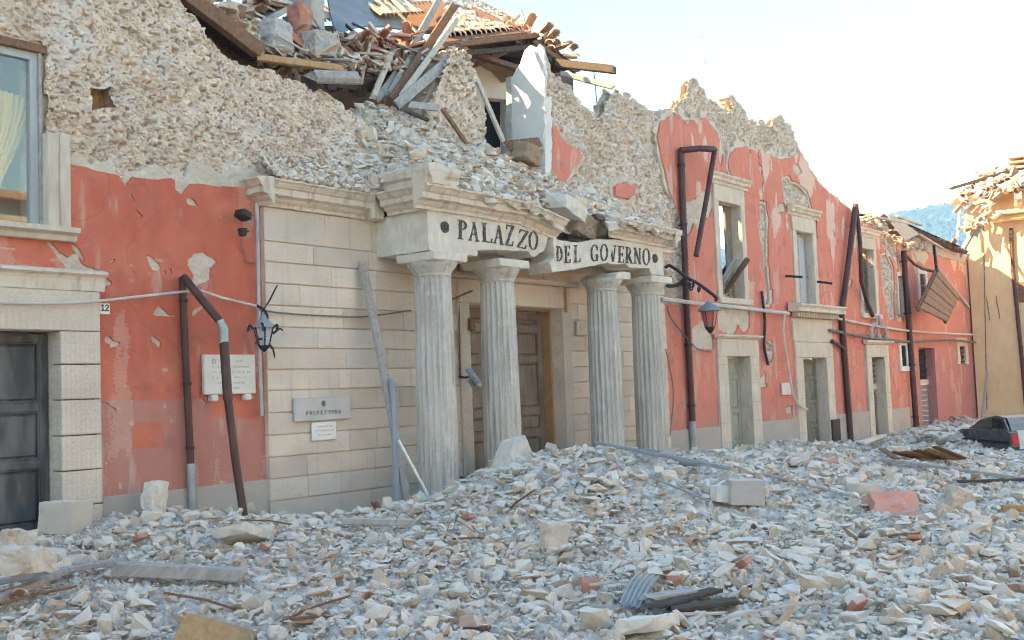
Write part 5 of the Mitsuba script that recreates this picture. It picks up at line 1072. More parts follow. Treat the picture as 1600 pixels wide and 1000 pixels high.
v, f, uv = stones(pts, r.uniform(.05, .2, nn), 14); kk = add('rubble_heap__small_stone_001', (v, f), 'rubble', uv=uv); tag(kk, kind='stuff')

# ---------------------------------------------------------------- fallen roof over the palace
def quad(pts, t=.05):
    pts = [V3(*p) for p in pts]; n = np.cross(pts[1]-pts[0], pts[2]-pts[0]); n /= np.linalg.norm(n)
    return trimesh.convex.convex_hull(np.array(pts+[p-n*t for p in pts]))
k = PAL+'__roof'
R0, R1, R2, R3 = at(690, 66, y=13.2), at(822, 50, y=13.5), at(816, 40, y=16.2), at(700, -8, y=16.2)        # eave left, eave right, ridge right, ridge left
add(k+'__boarding', quad([R0, R1, R2, R3], .07), 'brown_wood')
nrm = np.cross(R1-R0, R3-R0); nrm /= np.linalg.norm(nrm); nrm *= np.sign(nrm[2])
for j in range(17):
    s = (j+.5)/17; a, b = R0+(R1-R0)*s, R3+(R2-R3)*s; L = np.linalg.norm(b-a); n = int(max(2, L/.42))
    for q in range(n):
        t1 = (q+1)/n; p = a+(b-a)*t1+nrm*(.03+.012*(q % 2))+V3(r.normal()*.015, 0, r.normal()*.01); tile_at(k+'__tile', p, a-b, .22, L/n*1.12, nrm=nrm)
P = [at(*q, y=yy) for q, yy in (((822, 50), 13.5), ((850, 66), 13.2), ((880, 84), 12.9), ((905, 103), 12.6))]
add(k+'__verge', quad([P[0], P[3], P[3]+V3(.3, 2.4, .2), P[0]+V3(.3, 2.6, .5)], .1), 'dark_wood')
for j in range(40):
    t = r.random()*3; i = int(min(t, 2)); p = P[i]+(P[i+1]-P[i])*(t-i)+V3(r.normal()*.1, r.uniform(0, .7), .06+r.random()*.14); d = V3(r.normal(), r.normal(), r.normal()*.3-.3)
    tile_at(k+'__loose_tile', p, d, .2, .38)
for i, (a, b, ya, yb2, w) in enumerate([((690, 72), (835, 56), 13.0, 13.3, .16), ((700, 86), (850, 72), 13.3, 13.2, .14), ((735, 84), (812, 108), 13.6, 13.0, .16), ((760, 78), (858, 92), 14.0, 13.0, .14), ((745, 100), (806, 74), 13.8, 13.6, .12), ((820, 60), (862, 118), 13.4, 12.9, .12), ((835, 66), (900, 112), 13.2, 12.7, .12), ((706, 78), (735, 62), 12.8, 13.4, .1)]):
    add(k+'__rafter', beam(at(*a, y=ya), at(*b, y=yb2), w, .1, (0, 0, 1), .01, 0, i), 'dark_wood' if i % 2 else 'brown_wood')
solo('roof_beam', beam(at(872, 99, y=12.7), at(960, 109, y=11.5), .17, .15, (0, 0, 1), .01, 0, 3), 'dark_wood', 'thick dark beam jutting out over the street, upper of the two', 'beam')
solo('roof_beam', beam(at(878, 115, y=12.6), at(958, 136, y=11.6), .12, .10, (0, 0, 1), .01, 0, 4), 'grey_wood', 'thinner grey beam jutting out over the street, lower of the two', 'beam')
# bundle of slipped planks
for i, (a, b, ya, yb2, w, m) in enumerate([((617, 150), (708, 12), 12.6, 12.9, .15, 'brown_wood'), ((600, 152), (690, -8), 12.9, 13.6, .12, 'grey_wood'), ((627, 150), (716, 28), 12.5, 12.7, .10, 'pale_wood'), ((583, 152), (612, 82), 12.7, 12.9, .10, 'pale_wood'), ((590, 154), (652, 70), 12.8, 13.1, .12, 'grey_wood'),
                                           ((622, 162), (704, 92), 12.45, 12.5, .17, 'grey_wood'), ((608, 148), (640, 92), 12.75, 12.9, .10, 'pale_wood'), ((596, 140), (668, 40), 13.1, 13.4, .08, 'grey_wood')]):
    solo('roof_plank', beam(at(*a, y=ya), at(*b, y=yb2), w, .05, (0, -1, .2), .005, .0, i), m,
         ['brown plank leaning out of the bundle on the broken roof, longest of them', 'long grey plank leaning steeply behind the brown one', 'pale plank just right of the brown one', 'short pale plank at the left end of the bundle', 'grey plank second from the left in the bundle', 'broad grey plank lowest on the right of the bundle', 'short pale plank in the middle of the bundle', 'thin grey lath behind the bundle of planks'][i], 'plank')
for i, (a, b, ya, yb2, w, m, lab) in enumerate([((738, 108), (788, 225), 13.0, 12.3, .11, 'pale_wood', 'long pale plank leaning in the opened room'), ((691, 170), (730, 226), 12.0, 11.9, .08, 'brown_wood', 'thin brown lath leaning on the broken pier'), ((640, 164), (678, 168), 12.2, 12.2, .12, 'grey_wood', 'short grey board at the foot of the plank bundle'),
                                                ((792, 228), (842, 222), 12.0, 11.9, .18, 'brown_wood', 'brown board lying under the white reveal'), ((632, 172), (670, 188), 12.1, 12.0, .06, 'dark_wood', 'dark lath below the short grey board')]):
    solo('loose_plank', beam(at(*a, y=ya), at(*b, y=yb2), w, .05, (0, -1, .2), .005, 0, i), m, lab, 'plank')
chunk('brick_lump', at(822, 240, y=11.9), (.7, .4, .35), RZ(.2, .1, .1), 'room_brown', 'brown lump of masonry at the foot of the white reveal', 'stone', 31, .05)
# left eaves that still stand on the broken wall
k = PAL+'__eaves'
add(k+'__beam', beam(at(285, -12, y=12.2), at(405, 80, y=12.2), .14, .22, (0, 0, 1), .01), 'brown_wood')
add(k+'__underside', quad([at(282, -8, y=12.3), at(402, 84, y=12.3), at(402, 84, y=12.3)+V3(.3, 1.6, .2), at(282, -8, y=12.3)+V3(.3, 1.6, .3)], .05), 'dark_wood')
add(k+'__painted_eaves_shade', slab(xz([(285, 4), (402, 88), (402, 108), (375, 108), (318, 60), (285, 20)], 12.6), 12.6, 12.7), 'dark_wood')  # dark sheet painting the shade beneath the eaves beam
nn = 240; t = r.random(nn); c = np.array([at(292, -14, y=12.3)+(at(412, 72, y=12.3)-at(292, -14, y=12.3))*q for q in t])+np.stack([r.normal(size=nn)*.08, r.uniform(0, .9, nn), r.uniform(.1, .55, nn)*(1-.4*t)], 1)
v, f, uv = stones(c, r.uniform(.05, .16, nn), 15); kk = add(k+'__small_stone', (v, f), 'masonry', uv=uv*V3(1, .3)[:2]); tag(kk, kind='stuff')
add(k+'__lower_beam', beam(at(404, 90, y=12.25), at(536, 108, y=12.35), .12, .10, (0, 0, 1), .01), 'tan_wood')
add(k+'__lower_boarding', quad([at(404, 84, y=12.3), at(536, 100, y=12.4), at(536, 100, y=12.4)+V3(.2, 1.4, .25), at(404, 84, y=12.3)+V3(.2, 1.4, .25)], .05), 'brown_wood')
for j in range(15):
    p = at(406, 82, y=12.25)+(at(534, 99, y=12.4)-at(406, 82, y=12.25))*(j+.5)/15; tile_at(k+'__tile', p+V3(.08, 1.0, .25), V3(-.08, -1.05, -.24), .15, 1.05)
solo('log', beam(at(500, 120, y=12.2), at(556, 122, y=12.0), .2, .18, (0, 0, 1), .06), 'grey_wood', 'stump of a grey log poking out of the broken wall top', 'log')
chunk('concrete_block', at(427, 60, y=13.0), (.55, .4, .55), RZ(.2, .05, .05), 'cement', 'grey block of wall standing behind the eaves, left of the red bricks', 'block', 21, .05)
chunk('concrete_block', at(498, 70, y=12.9), (.62, .4, .45), RZ(.1, -.1, .1), 'cement', 'grey cracked block behind the eaves, right of the red bricks', 'block', 22, .06)
chunk('concrete_block', at(487, 20, y=13.6), (.35, .3, .8), RZ(.1, 0, .05), 'cement', 'tall grey pier stump rising above the cracked block', 'block', 23, .02)
chunk('brick_lump', at(466, 44, y=13.2), (.34, .3, .85), RZ(.1, .1, .1), 'brick_red', 'upright lump of red brickwork between the two grey blocks', 'brick', 24, .04)
chunk('brick_lump', at(458, 62, y=13.0), (.3, .2, .12), RZ(.1, .3, .1), 'brick_red', 'orange-red brick lying before the red brickwork', 'brick', 25, .01)
solo('dark_prop', beam(at(446, 30, y=13.1), at(450, 84, y=13.0), .08, .08), 'dark_wood', 'dark upright prop left of the red brickwork', 'post')
k = thing('roof_slab'); pts = [at(372, 36, y=14.0), at(396, 38, y=13.6), at(478, -6, y=13.6), at(440, -22, y=15)]
add(k+'__deck', quad(pts, .09), 'zinc')
for j in range(46):
    s, t = r.random(), r.random(); p = pts[0]*(1-s)*(1-t)+pts[1]*(1-s)*t+pts[2]*s*t+pts[3]*s*(1-t)+V3(0, 0, .1+r.random()*.1); tile_at(k+'__loose_tile', p, V3(r.normal(), r.normal(), .1), .2, .34)
tag(k, 'tilted piece of fallen roof with loose tiles against the sky', 'roof')
# grey felt sheet with rows of tiles behind it
k = thing('fallen_roof_sheet')
g = [[at(512, -10, y=14.4), at(560, -12, y=14.6), at(612, -14, y=14.8), at(640, -14, y=15)], [at(518, 26, y=14), at(555, 22, y=14.1), at(600, 16, y=14.4), at(642, 6, y=14.6)], [at(530, 58, y=13.7), at(560, 42, y=13.8), at(595, 42, y=14.0), at(628, 46, y=14.2)]]
from scipy.interpolate import RectBivariateSpline
g = np.array(g); gu, gv = np.linspace(0, 2, 24), np.linspace(0, 3, 40); V = np.stack([RectBivariateSpline(range(3), range(4), g[:, :, a], kx=2, ky=2)(gu, gv) for a in range(3)], -1)
V = V+.05*(meshkit.fbm(V.reshape(-1, 3)*2, 3).reshape(24, 40)-.5)[..., None]*V3(0, 1, 1); i, j = np.meshgrid(np.arange(23), np.arange(39), indexing='ij'); q = i*40+j
Fq = np.stack([q, q+1, q+41, q+40], -1).reshape(-1, 4); V = V.reshape(-1, 3)
add(k+'__felt', (np.vstack([V, V+V3(0, .03, -.01)]), np.vstack([Fq, Fq[:, ::-1]+len(V)])), 'felt', smooth=True)
for row, (a, b, ya, n) in enumerate([((530, 60), (630, 50), 13.6, 17), ((556, -4), (580, 18), 14.2, 6), ((628, 34), (700, 26), 14.0, 12), ((640, 18), (700, 8), 14.6, 10), ((625, 50), (690, 44), 13.5, 11)]):
    for j in range(n):
        p = at(*a, y=ya)+(at(*b, y=ya+.3)-at(*a, y=ya))*(j+.5)/n; tile_at(k+'__tile', p+V3(.06, .5, .42), V3(-.06, -.5, -.40+r.normal()*.04), .15, .62)
tag(k, 'sagging grey roofing sheet with rows of pale tiles on the broken roof', 'roof')
add(PAL+'__roof__tile_bed', quad([at(628, 50, y=14.3), at(702, 44, y=14.2), at(706, 0, y=16.3), at(636, 6, y=16.3)], .08), 'brown_wood')
# heap of red tiles and splinters in front of it
k = thing('tile_heap')
hv_ = [at(a, b, y=12.9+r.uniform(0, .7)) for a, b in [(r.uniform(520, 640), 0) for _ in range(90)]]
for j in range(90):
    u = r.uniform(518, 645); v_ = r.uniform(56, 98)+(.0 if u > 560 else 8); p = at(u, v_, y=13.0+r.uniform(0, .6)); tile_at(k+'__tile', p, V3(r.normal(), r.normal()*.6, r.normal()*.5), .18, .36, m='brick_red' if j % 3 == 0 else 'roof_tile')
add(k+'__bed', wear(trimesh.convex.convex_hull(np.array([at(a, b, y=yy) for a, b, yy in ((515, 100, 13.4), (650, 96, 13.4), (520, 70, 13.9), (645, 58, 13.9), (515, 140, 13.2), (640, 150, 13.2), (580, 130, 12.9), (520, 120, 15), (640, 100, 15))])), .16, .12, 5), 'painted_loft_shade', smooth=False)
tag(k, 'heap of broken red tiles below the sagging sheet', 'rubble')
for i in range(12):
    u, v_ = r.uniform(530, 640), r.uniform(62, 100); p = at(u, v_, y=12.9); d = V3(r.normal(), r.normal()*.4, r.normal()*.35); d /= np.linalg.norm(d)
    solo('splintered_batten', beam(p-d*.35, p+d*.35, .06, .04, (0, 0, 1), .004, 0, i), 'pale_wood' if i % 2 else 'brown_wood', 'splintered batten among the broken red tiles', 'batten', 'battens in the heap of red tiles')
for i in range(34):
    u, v_ = r.uniform(412, 700), r.uniform(48, 118); yy = 12.75+r.uniform(0, .7)
    if 560 < u and v_ > 100: continue
    p = at(u, v_, y=yy); d = V3(r.normal(), r.normal()*.5, r.normal()*.55); d /= np.linalg.norm(d); L = r.uniform(.2, .6)
    solo('splintered_batten', beam(p-d*L, p+d*L, r.uniform(.025, .07), .03, (0, 0, 1), .004, .02, i), ['grey_wood', 'dark_wood', 'pale_wood', 'brown_wood'][i % 4], 'splintered batten in the tangle '+('left' if u < 520 else 'right')+' of the grey sheet, '+['grey', 'dark', 'pale', 'brown'][i % 4], 'batten', 'battens in the roof tangle')
for j in range(70):
    u = r.uniform(405, 700); v_ = r.uniform(70, 112) if u < 540 else r.uniform(84, 108); p = at(u, v_, y=12.7+r.uniform(0, .7)); tile_at('tile_heap__tile_shard', p, V3(r.normal(), r.normal()*.6, r.normal()*.5), .15, r.uniform(.12, .3), 'roof_tile')
nn = 500; u = r.uniform(405, 640, nn); v_ = np.where(u < 540, r.uniform(74, 116, nn), r.uniform(88, 112, nn)); pts = np.array([at(a, b, y=12.75+c) for a, b, c in zip(u, v_, r.uniform(0, .8, nn))])
v, f, uv = stones(pts, r.uniform(.03, .12, nn), 19); kk = add('tile_heap__small_stone', (v, f), 'rubble', uv=uv); tag(kk, kind='stuff')
# aerials
solo('roof_aerial', cat_([tube([at(1093, 44, y=16), at(1105, 128, y=16)], .022, 6), tube([at(1090, 58, y=16), at(1099, 56, y=16)], .014, 5), tube([at(1099, 96, y=16), at(1105, 99, y=16)], .014, 5)]), 'zinc', 'thin aerial mast standing behind the right wall', 'aerial')
solo('roof_aerial', tube([at(815, 14, y=16), at(824, 48, y=16)], .02, 6), 'zinc', 'short thin aerial on the tiled roof', 'aerial')
solo('thin_pole', tube([at(928, 112, y=13), at(933, 165, y=13)], .014, 6), 'zinc', 'thin rod standing in the dip of the broken wall', 'rod')

# ---------------------------------------------------------------- pipes, cables, lamps, plaques and leaning timber
def px_path(pts, y): return [at(a, b, y=(y if np.isscalar(y) else y[i])) for i, (a, b) in enumerate(pts)]
k = PAL+'__downpipe'
add(k, tube(px_path([(285, 433), (288, 520), (293, 620), (298, 725)], 11.90), .046, 10), 'pipe_brown', smooth=40)
add(k+'__foot', tube(px_path([(298, 724), (301, 800)], 11.90), .055, 10), 'zinc', smooth=40)
for v_ in (470, 600, 700): p = at(285+(v_-433)*.045, v_, y=11.9); add(k+'__bracket', tube([p-V3(0, 0, .02), p+V3(0, 0, .02)], .056, 10), 'iron')
def joints(key, pts, y, rad, n):
    p = np.array(px_path(pts, y)); L = np.r_[0, np.cumsum(np.linalg.norm(np.diff(p, axis=0), axis=1))]
    for t in np.linspace(.06, .94, n)*L[-1]:
        c = V3(*[np.interp(t, L, p[:, a]) for a in range(3)]); add(key+'__bracket', tube([c-V3(0, 0, .025), c+V3(0, 0, .025)], rad*1.22, 10), 'iron'); add(key+'__bracket', beam(c, V3(c[0], 12.0, c[2]), .03, .03), 'iron')
k = thing('hanging_pipe')
add(k+'__upper_length', tube(px_path([(287, 433), (300, 449), (345, 504)], [11.85, 11.7, 11.4]), .05, 10), 'pipe_brown', smooth=40)
add(k+'__collar', tube(px_path([(343, 500), (349, 514), (350, 537)], [11.4, 11.38, 11.37]), [.045, .062, .058], 10), 'zinc', smooth=40)
add(k+'__lower_length', tube(px_path([(350, 535), (356, 625)], [11.37, 11.3]), .058, 10), 'grey_wood' if False else 'pipe_brown', smooth=40)
add(k+'__lower_length', tube(px_path([(356, 622), (368, 720), (381, 806)], [11.3, 11.2, 11.1]), .05, 10), 'pipe_brown', smooth=40)
tag(k, 'broken brown rain pipe bent away from the wall in front of the marble plaque', 'pipe')
k = PAL+'__conduit'
add(k, tube(px_path([(401, 318), (403, 400), (405, 540), (409, 650)], 11.87), .028, 8), 'zinc', smooth=40)
k = PAL+'__downpipe_001'
add(k, tube(px_path([(1064, 233), (1068, 350), (1074, 500), (1079, 600), (1082, 660)], 11.87), .075, 10), 'pipe_brown', smooth=40)
add(k+'__foot', tube(px_path([(1081, 658), (1085, 716)], 11.87), .085, 10), 'zinc', smooth=40)
add(k+'__hanging_arm', tube(px_path([(1063, 235), (1092, 232), (1115, 233)], [11.85, 11.6, 11.5]), .07, 10), 'pipe_brown', smooth=40)
add(k+'__hanging_arm', tube(px_path([(1117, 233), (1104, 310), (1088, 400)], [11.5, 11.55, 11.6]), .06, 10), 'pipe_brown', smooth=40)
joints(k, [(1064, 233), (1068, 350), (1074, 500), (1079, 600), (1082, 660)], 11.87, .075, 5)
tag(k, 'brown downpipe right of the portico with a broken length hanging from its top')
k = PAL+'__downpipe_002'
add(k, tube(px_path([(1337, 320), (1327, 400), (1318, 470), (1315, 492), (1318, 530), (1324, 610), (1330, 700)], [11.75, 11.8, 11.86, 11.87, 11.87, 11.87, 11.87]), .085, 10), 'pipe_brown', smooth=40)
add(k+'__hanging_arm', tube(px_path([(1338, 321), (1344, 380), (1346, 440), (1354, 470), (1364, 494)], [11.75, 11.7, 11.75, 11.8, 11.8]), .06, 8), 'pipe_brown', smooth=40)
tag(k, 'dark downpipe bent out of line at its top before the third upper window')
k = PAL+'__downpipe_003'
add(k, tube(px_path([(1412, 392), (1416, 450), (1424, 560), (1432, 668)], 11.85), .09, 10), 'pipe_brown', smooth=40)
add(k+'__hanging_arm', tube(px_path([(1413, 396), (1428, 412), (1442, 420), (1458, 424)], [11.85, 11.8, 11.7, 11.6]), .05, 8), 'pipe_brown', smooth=40)
joints(k, [(1412, 392), (1416, 450), (1424, 560), (1432, 668)], 11.85, .09, 4)
tag(k, 'reddish downpipe at the far end of the palace')
solo('hanging_rod', tube(px_path([(1459, 384), (1464, 425)], [11.7, 11.4]), .05, 8), 'iron', 'dark rod from which the tilted wooden panel hangs', 'rod')
# tilted hanging panel of planks
k = thing('hanging_shutter'); c4 = [at(1466, 421, y=11.4), at(1498, 462, y=11.1), at(1478, 503, y=11.0), at(1436, 483, y=11.3)]
n7 = np.cross(c4[1]-c4[0], c4[3]-c4[0]); n7 /= np.linalg.norm(n7)
for j in range(6):
    s0, s1 = (j+.06)/6, (j+.94)/6
    q = [c4[0]+(c4[3]-c4[0])*s0, c4[1]+(c4[2]-c4[1])*s0, c4[1]+(c4[2]-c4[1])*s1, c4[0]+(c4[3]-c4[0])*s1]
    add(k+'__plank', quad([p+n7*.01*(j % 2) for p in q], .05), 'board_brown')
for s in (.0, 1.0): add(k+'__batten', beam(c4[0]+(c4[1]-c4[0])*s+n7*.05, c4[3]+(c4[2]-c4[3])*s+n7*.05, .14, .08, tuple(n7)), 'brown_wood')
tag(k, 'brown wooden panel hanging askew from the wall of the far pink house', 'panel')
bar('roof_batten', (1466, 422), (1512, 480), .14, .06, 'cement', 'long grey board hanging down behind the tilted panel', 'board', ya=11.6, yb=11.5)
# cables
def cable(pts, ys, rad, m, lab):
    return solo('utility_cable', tube(bez(px_path(pts, ys), 8), rad, 6), m, lab, 'cable', smooth=40)
cable([(-40, 472), (60, 474), (145, 471), (220, 463), (285, 456), (313, 454)], 11.83, .017, 'white_cable', 'pale cable from the left edge up to the brown downpipe')
cable([(313, 454), (350, 466), (396, 477), (404, 480)], 11.80, .017, 'white_cable', 'pale cable sloping from the downpipe down to the broken lantern')
cable([(404, 484), (450, 490), (520, 494), (562, 495), (600, 491), (642, 485)], 11.85, .012, 'grey_cable', 'thin cable along the ashlar wall from the lantern to the first column')
cable([(1034, 467), (1090, 474), (1150, 480), (1232, 490)], 11.8, .045, 'white_cable', 'thick pale conduit from the portico to the dentilled cornice')
cable([(1310, 498), (1360, 508), (1420, 517), (1480, 521), (1524, 523)], 11.85, .035, 'white_cable', 'upper pale cable along the wall to the far pink house')
cable([(1296, 516), (1340, 524), (1380, 530), (1425, 534), (1480, 531), (1524, 535)], 11.85, .04, 'grey_cable', 'lower dark cable along the wall to the far pink house')
cable([(1042, 478), (1050, 500), (1075, 530), (1090, 545), (1112, 550)], 11.85, .015, 'grey_cable', 'thin slack cable drooping below the thick conduit')
cable([(1226, 490), (1224, 520), (1230, 560), (1236, 600), (1246, 630), (1262, 640)], 11.8, .03, 'white_cable', 'loose cable hanging down beside the brown panelled door')
cable([(1190, 455), (1195, 500), (1194, 540), (1200, 570)], 11.9, .035, 'iron', 'dark slack cable in the plaster crack below the strip of bare stone')
cable([(1300, 533), (1312, 540), (1319, 545)], 11.85, .05, 'pipe_brown', 'short bent pipe joining the dark downpipe')
cable([(1545, 440), (1524, 470), (1512, 500)], 12.2, .02, 'grey_cable', 'thin wire slanting before the ochre house')
cable([(1040, 545), (1052, 610), (1047, 680)], 11.84, .012, 'grey_cable', 'thin hanging wire at the right edge of the portico wall')
# ornate lanterns
def hexa(c, r0, z0, r1, z1, m, key, bars=True):
    g = np.arange(6)*np.pi/3; A_ = [c+V3(r0*math.cos(a), r0*math.sin(a), z0) for a in g]; B_ = [c+V3(r1*math.cos(a), r1*math.sin(a), z1) for a in g]
    for a, b, a2, b2 in zip(A_, B_, A_[1:]+A_[:1], B_[1:]+B_[:1]):
        add(key+'__glass_pane', trimesh.Trimesh(np.array([a, a2, b2, b]), np.array([[0, 1, 2], [0, 2, 3]]), process=False), m)
        add(key+'__glazing_bar', beam(a, b, .018, .018), 'iron')
k = thing('street_lantern'); c = at(412, 524, y=11.5)
hexa(c, .07, -.14, .13, .10, 'milk_pane', k)
for a in (.5, 2.2, 3.4, 5.0):
    d_ = V3(math.cos(a)*.20, -.03, math.sin(a)*.20); q = c+V3(0, -.06, -.03)+d_*.5; add(k+'__spike', tube(bez([q, q+d_*.45+V3(0, -.03, .02), q+d_*.75+V3(.02, 0, -.03)], 4), [.016]*4+[.012]*4+[.004], 6), 'iron')
add(k+'__cap', lathe([(.17, .10), (.15, .13), (.06, .20), (.03, .26), (.0, .28)], c, 12), 'zinc', smooth=30)
add(k+'__base', lathe([(.0, -.22), (.03, -.2), (.075, -.15), (.075, -.13), (.0, -.13)], c, 12), 'iron', smooth=30)
for a in range(6): p = c+V3(.16*math.cos(a), .16*math.sin(a), .10); add(k+'__finial', tube(bez([p, p+V3(.05*math.cos(a), .05*math.sin(a), .03), p+V3(.06*math.cos(a), .06*math.sin(a), -.04)], 5), .012, 6), 'iron')
add(k+'__bracket', tube(bez(px_path([(402, 478), (412, 484), (418, 496), (412, 506)], [11.8, 11.65, 11.5, 11.5]), 8), .018, 8), 'iron', smooth=40)
g = at(418, 478, y=11.6); lf = px_path([(408, 487), (420, 470), (432, 446)], [11.7, 11.6, 11.55]); lp = bez(lf, 10)
wd = .05*np.sin(np.linspace(.25, 3.05, len(lp)))**.7
lv = np.vstack([lp+V3(.7, 0, .7)*wd[:, None], lp-V3(.7, 0, .7)*wd[:, None], lp+V3(0, -.03, 0)]); n = len(lp)
lfz = [t for i in range(n-1) for t in ((i, i+1, 2*n+i+1), (i, 2*n+i+1, 2*n+i), (2*n+i, 2*n+i+1, n+i+1), (2*n+i, n+i+1, n+i))]
add(k+'__leaf', trimesh.Trimesh(lv, np.array(lfz), process=False), 'iron')
tag(k, 'wrought-iron lantern with a leaf ornament hanging broken beside the ashlar wall', 'lantern')
k = thing('street_lantern'); c = at(1108, 486, y=11.2)
hexa(c, .10, -.34, .17, .0, 'lantern_glass', k)
add(k+'__cap', lathe([(.24, .0), (.22, .05), (.10, .14), (.05, .20), (.0, .22)], c, 12), 'lantern_blue', smooth=30)
add(k+'__base', lathe([(.0, -.48), (.04, -.45), (.10, -.36), (.10, -.33), (.0, -.33)], c, 12), 'iron', smooth=30)
add(k+'__bracket', tube(bez(px_path([(1040, 418), (1046, 415), (1058, 422), (1074, 434), (1092, 444), (1118, 464), (1118, 470)], [11.9, 11.85, 11.7, 11.6, 11.4, 11.2, 11.2]), 8), .035, 8), 'iron', smooth=40)
add(k+'__bracket', tube(bez(px_path([(1042, 446), (1050, 447), (1062, 443), (1072, 434)], [11.9, 11.85, 11.75, 11.6]), 8), .04, 8), 'iron', smooth=40)
q = at(1080, 447, y=11.6); add(k+'__scroll', tube(np.array([q+V3(.13*(1-t/14)*math.cos(t), 0, .13*(1-t/14)*math.sin(t)) for t in np.linspace(0, 12, 40)]), .018, 6), 'iron', smooth=40)
q = at(1092, 453, y=11.5); add(k+'__scroll', tube(np.array([q+V3(.07*(1-t/14)*math.cos(t), 0, .07*(1-t/14)*math.sin(t)) for t in np.linspace(0, 12, 30)]), .014, 6), 'iron', smooth=40)
tag(k, 'wrought-iron bracket lantern hanging askew from its scrolled arm right of the portico', 'lantern')
# floodlight and small spot on the red wall beside the cornice
k = thing('wall_floodlight'); c = at(380, 336, y=11.75)
add(k+'__housing', tilt(bx(c[0]-.09, c[0]+.09, c[1]-.1, c[1]+.1, c[2]-.06, c[2]+.06, .03), c, .4), 'iron'); add(k+'__arm', tube(bez([c+V3(.05, .1, -.03), c+V3(.16, .1, -.06), c+V3(.2, .14, -.02)], 5), .02, 6), 'zinc')
c = at(379, 363, y=11.75); add(k+'__spot', lathe([(.0, -.05), (.05, -.05), (.065, .05), (.0, .05)], c, 12), 'iron'); add(k+'__spot_arm', tube([c, c+V3(.13, .05, .03)], .016, 6), 'iron')
add(k+'__cable', tube(bez(px_path([(377, 372), (378, 385), (384, 398), (385, 408), (398, 412)], 11.94), 6), .008, 5), 'grey_cable')
tag(k, 'black floodlight and spot on the red wall under the end of the cornice', 'lamp')
# house number, plaques, signs
def panel_sign(name, u0, u1, v0, v1, y, t, m, label, cat, ch=.01):
    um, vm = (u0+u1)/2, (v0+v1)/2; x0, x1, z0, z1 = at(u0, vm, y=y)[0], at(u1, vm, y=y)[0], at(um, v1, y=y)[2], at(um, v0, y=y)[2]
    k = thing(name); add(k+'__panel', bx(x0, x1, y, y+t, z0, z1, ch), m); tag(k, label, cat); return k, x0, x1, z0, z1
def words(key, s, xc, zb, h, y, m, bold=False, spread=1.0):
    tx = meshkit.text_mesh(s, h, .006, bold); v = np.array(tx.vertices); w = v[:, 0].max()-v[:, 0].min(); v[:, 0] = (v[:, 0]-v[:, 0].min()-w/2)*spread
    add(key, trimesh.Trimesh(np.stack([xc+v[:, 0], y-v[:, 2], zb+v[:, 1]], 1), tx.faces, process=False), m)
k, x0, x1, z0, z1 = panel_sign('house_number', 155.5, 172, 474, 491, 11.955, .02, 'white_enamel', 'small white house number plate reading 12', 'sign', .006)
for i, ch in enumerate('12'): words(k+'__digit', ch, (x0+x1)/2+(i-.5)*.055, z0+.04, .075, 11.955, 'letter_black', True)
k, x0, x1, z0, z1 = panel_sign('marble_plaque', 319, 400, 554, 616, 11.90, .06, 'marble', 'white marble plaque on two corbels on the red wall', 'plaque', .012)
for s in (.18, .82): add(k+'__corbel', bx(x0+(x1-x0)*s-.05, x0+(x1-x0)*s+.05, 11.87, 11.98, z0-.085, z0-.003, .015), 'marble')
add(k+'__wreath', prism(_ring(0, 0, .03, .034, .009, .009), (x0+.15, 11.905, z1-.09), (1, 0, 0), (0, 0, 1), .012), 'letter_faint')
for j, L in enumerate((.5, .78, .80, .76, .55, .4)):                      # worn, illegible engraved lines
    n = int(26*L); xx = np.linspace((x0+x1)/2-L*(x1-x0)*.45, (x0+x1)/2+L*(x1-x0)*.45, n)
    mk = [bx(a, a+(.016 if r.random() < .8 else .004), 11.8985, 11.905, z1-.10-j*.07, z1-.10-j*.07+.022) for a in xx if r.random() < .84]
    kk = add(k+'__worn_lettering', cat_(mk), 'letter_faint'); tag(kk, kind='stuff')
k, x0, x1, z0, z1 = panel_sign('office_sign', 461, 548, 621, 657, 11.84, .05, 'marble_grey', 'grey stone sign reading PREFETTURA on the ashlar wall', 'sign')
W_ = 'PREFETTURA'
for i, ch in enumerate(W_): words(k+'__letter', ch, x0+(x1-x0)*(.21+.58*i/9), z0+.085, .055, 11.84, 'letter_black', False)
cz = V3((x0+x1)/2, 11.838, z1-.085)
add(k+'__emblem', cat_([prism(_ring(0, 0, .036, .042, .014, .014), cz+V3(0, .012, 0), (1, 0, 0), (0, 0, 1), .014)]), 'letter_black')
add(k+'__emblem_star', prism(Polygon([(.022*math.cos(a)*(1 if i % 2 == 0 else .45), .022*math.sin(a)*(1 if i % 2 == 0 else .45)) for i, a in enumerate(np.arange(10)*np.pi/5+np.pi/2)]), cz+V3(0, .012, 0), (1, 0, 0), (0, 0, 1), .015), 'letter_black')
k, x0, x1, z0, z1 = panel_sign('notice_plate', 488, 526, 659, 688, 11.85, .03, 'white_enamel', 'small white notice under the grey stone sign', 'sign')
for j, L in enumerate((.8, .85, .6)):
    mk = [bx(a, a+.013, 11.8485, 11.855, z1-.07-j*.06, z1-.07-j*.06+.018) for a in np.arange((x0+x1)/2-L*(x1-x0)*.45, (x0+x1)/2+L*(x1-x0)*.45, .021) if r.random() < .85]
    kk = add(k+'__worn_lettering', cat_(mk), 'letter_faint'); tag(kk, kind='stuff')
k, *_ = panel_sign('wall_plate', 1223, 1236, 598, 617, 11.9, .05, 'marble', 'small pale plate on the red wall beside the brown panelled door', 'plaque')
k, x0, x1, z0, z1 = panel_sign('intercom', 902, 916, 501, 524, 11.84, .04, 'ashlar', 'small square intercom plate on the ashlar right of the main door', 'plate')
add(k+'__dial', prism(Point(0, 0).buffer(.05), ((x0+x1)/2, 11.842, (z0+z1)/2), (1, 0, 0), (0, 0, 1), .012), 'marble_grey')
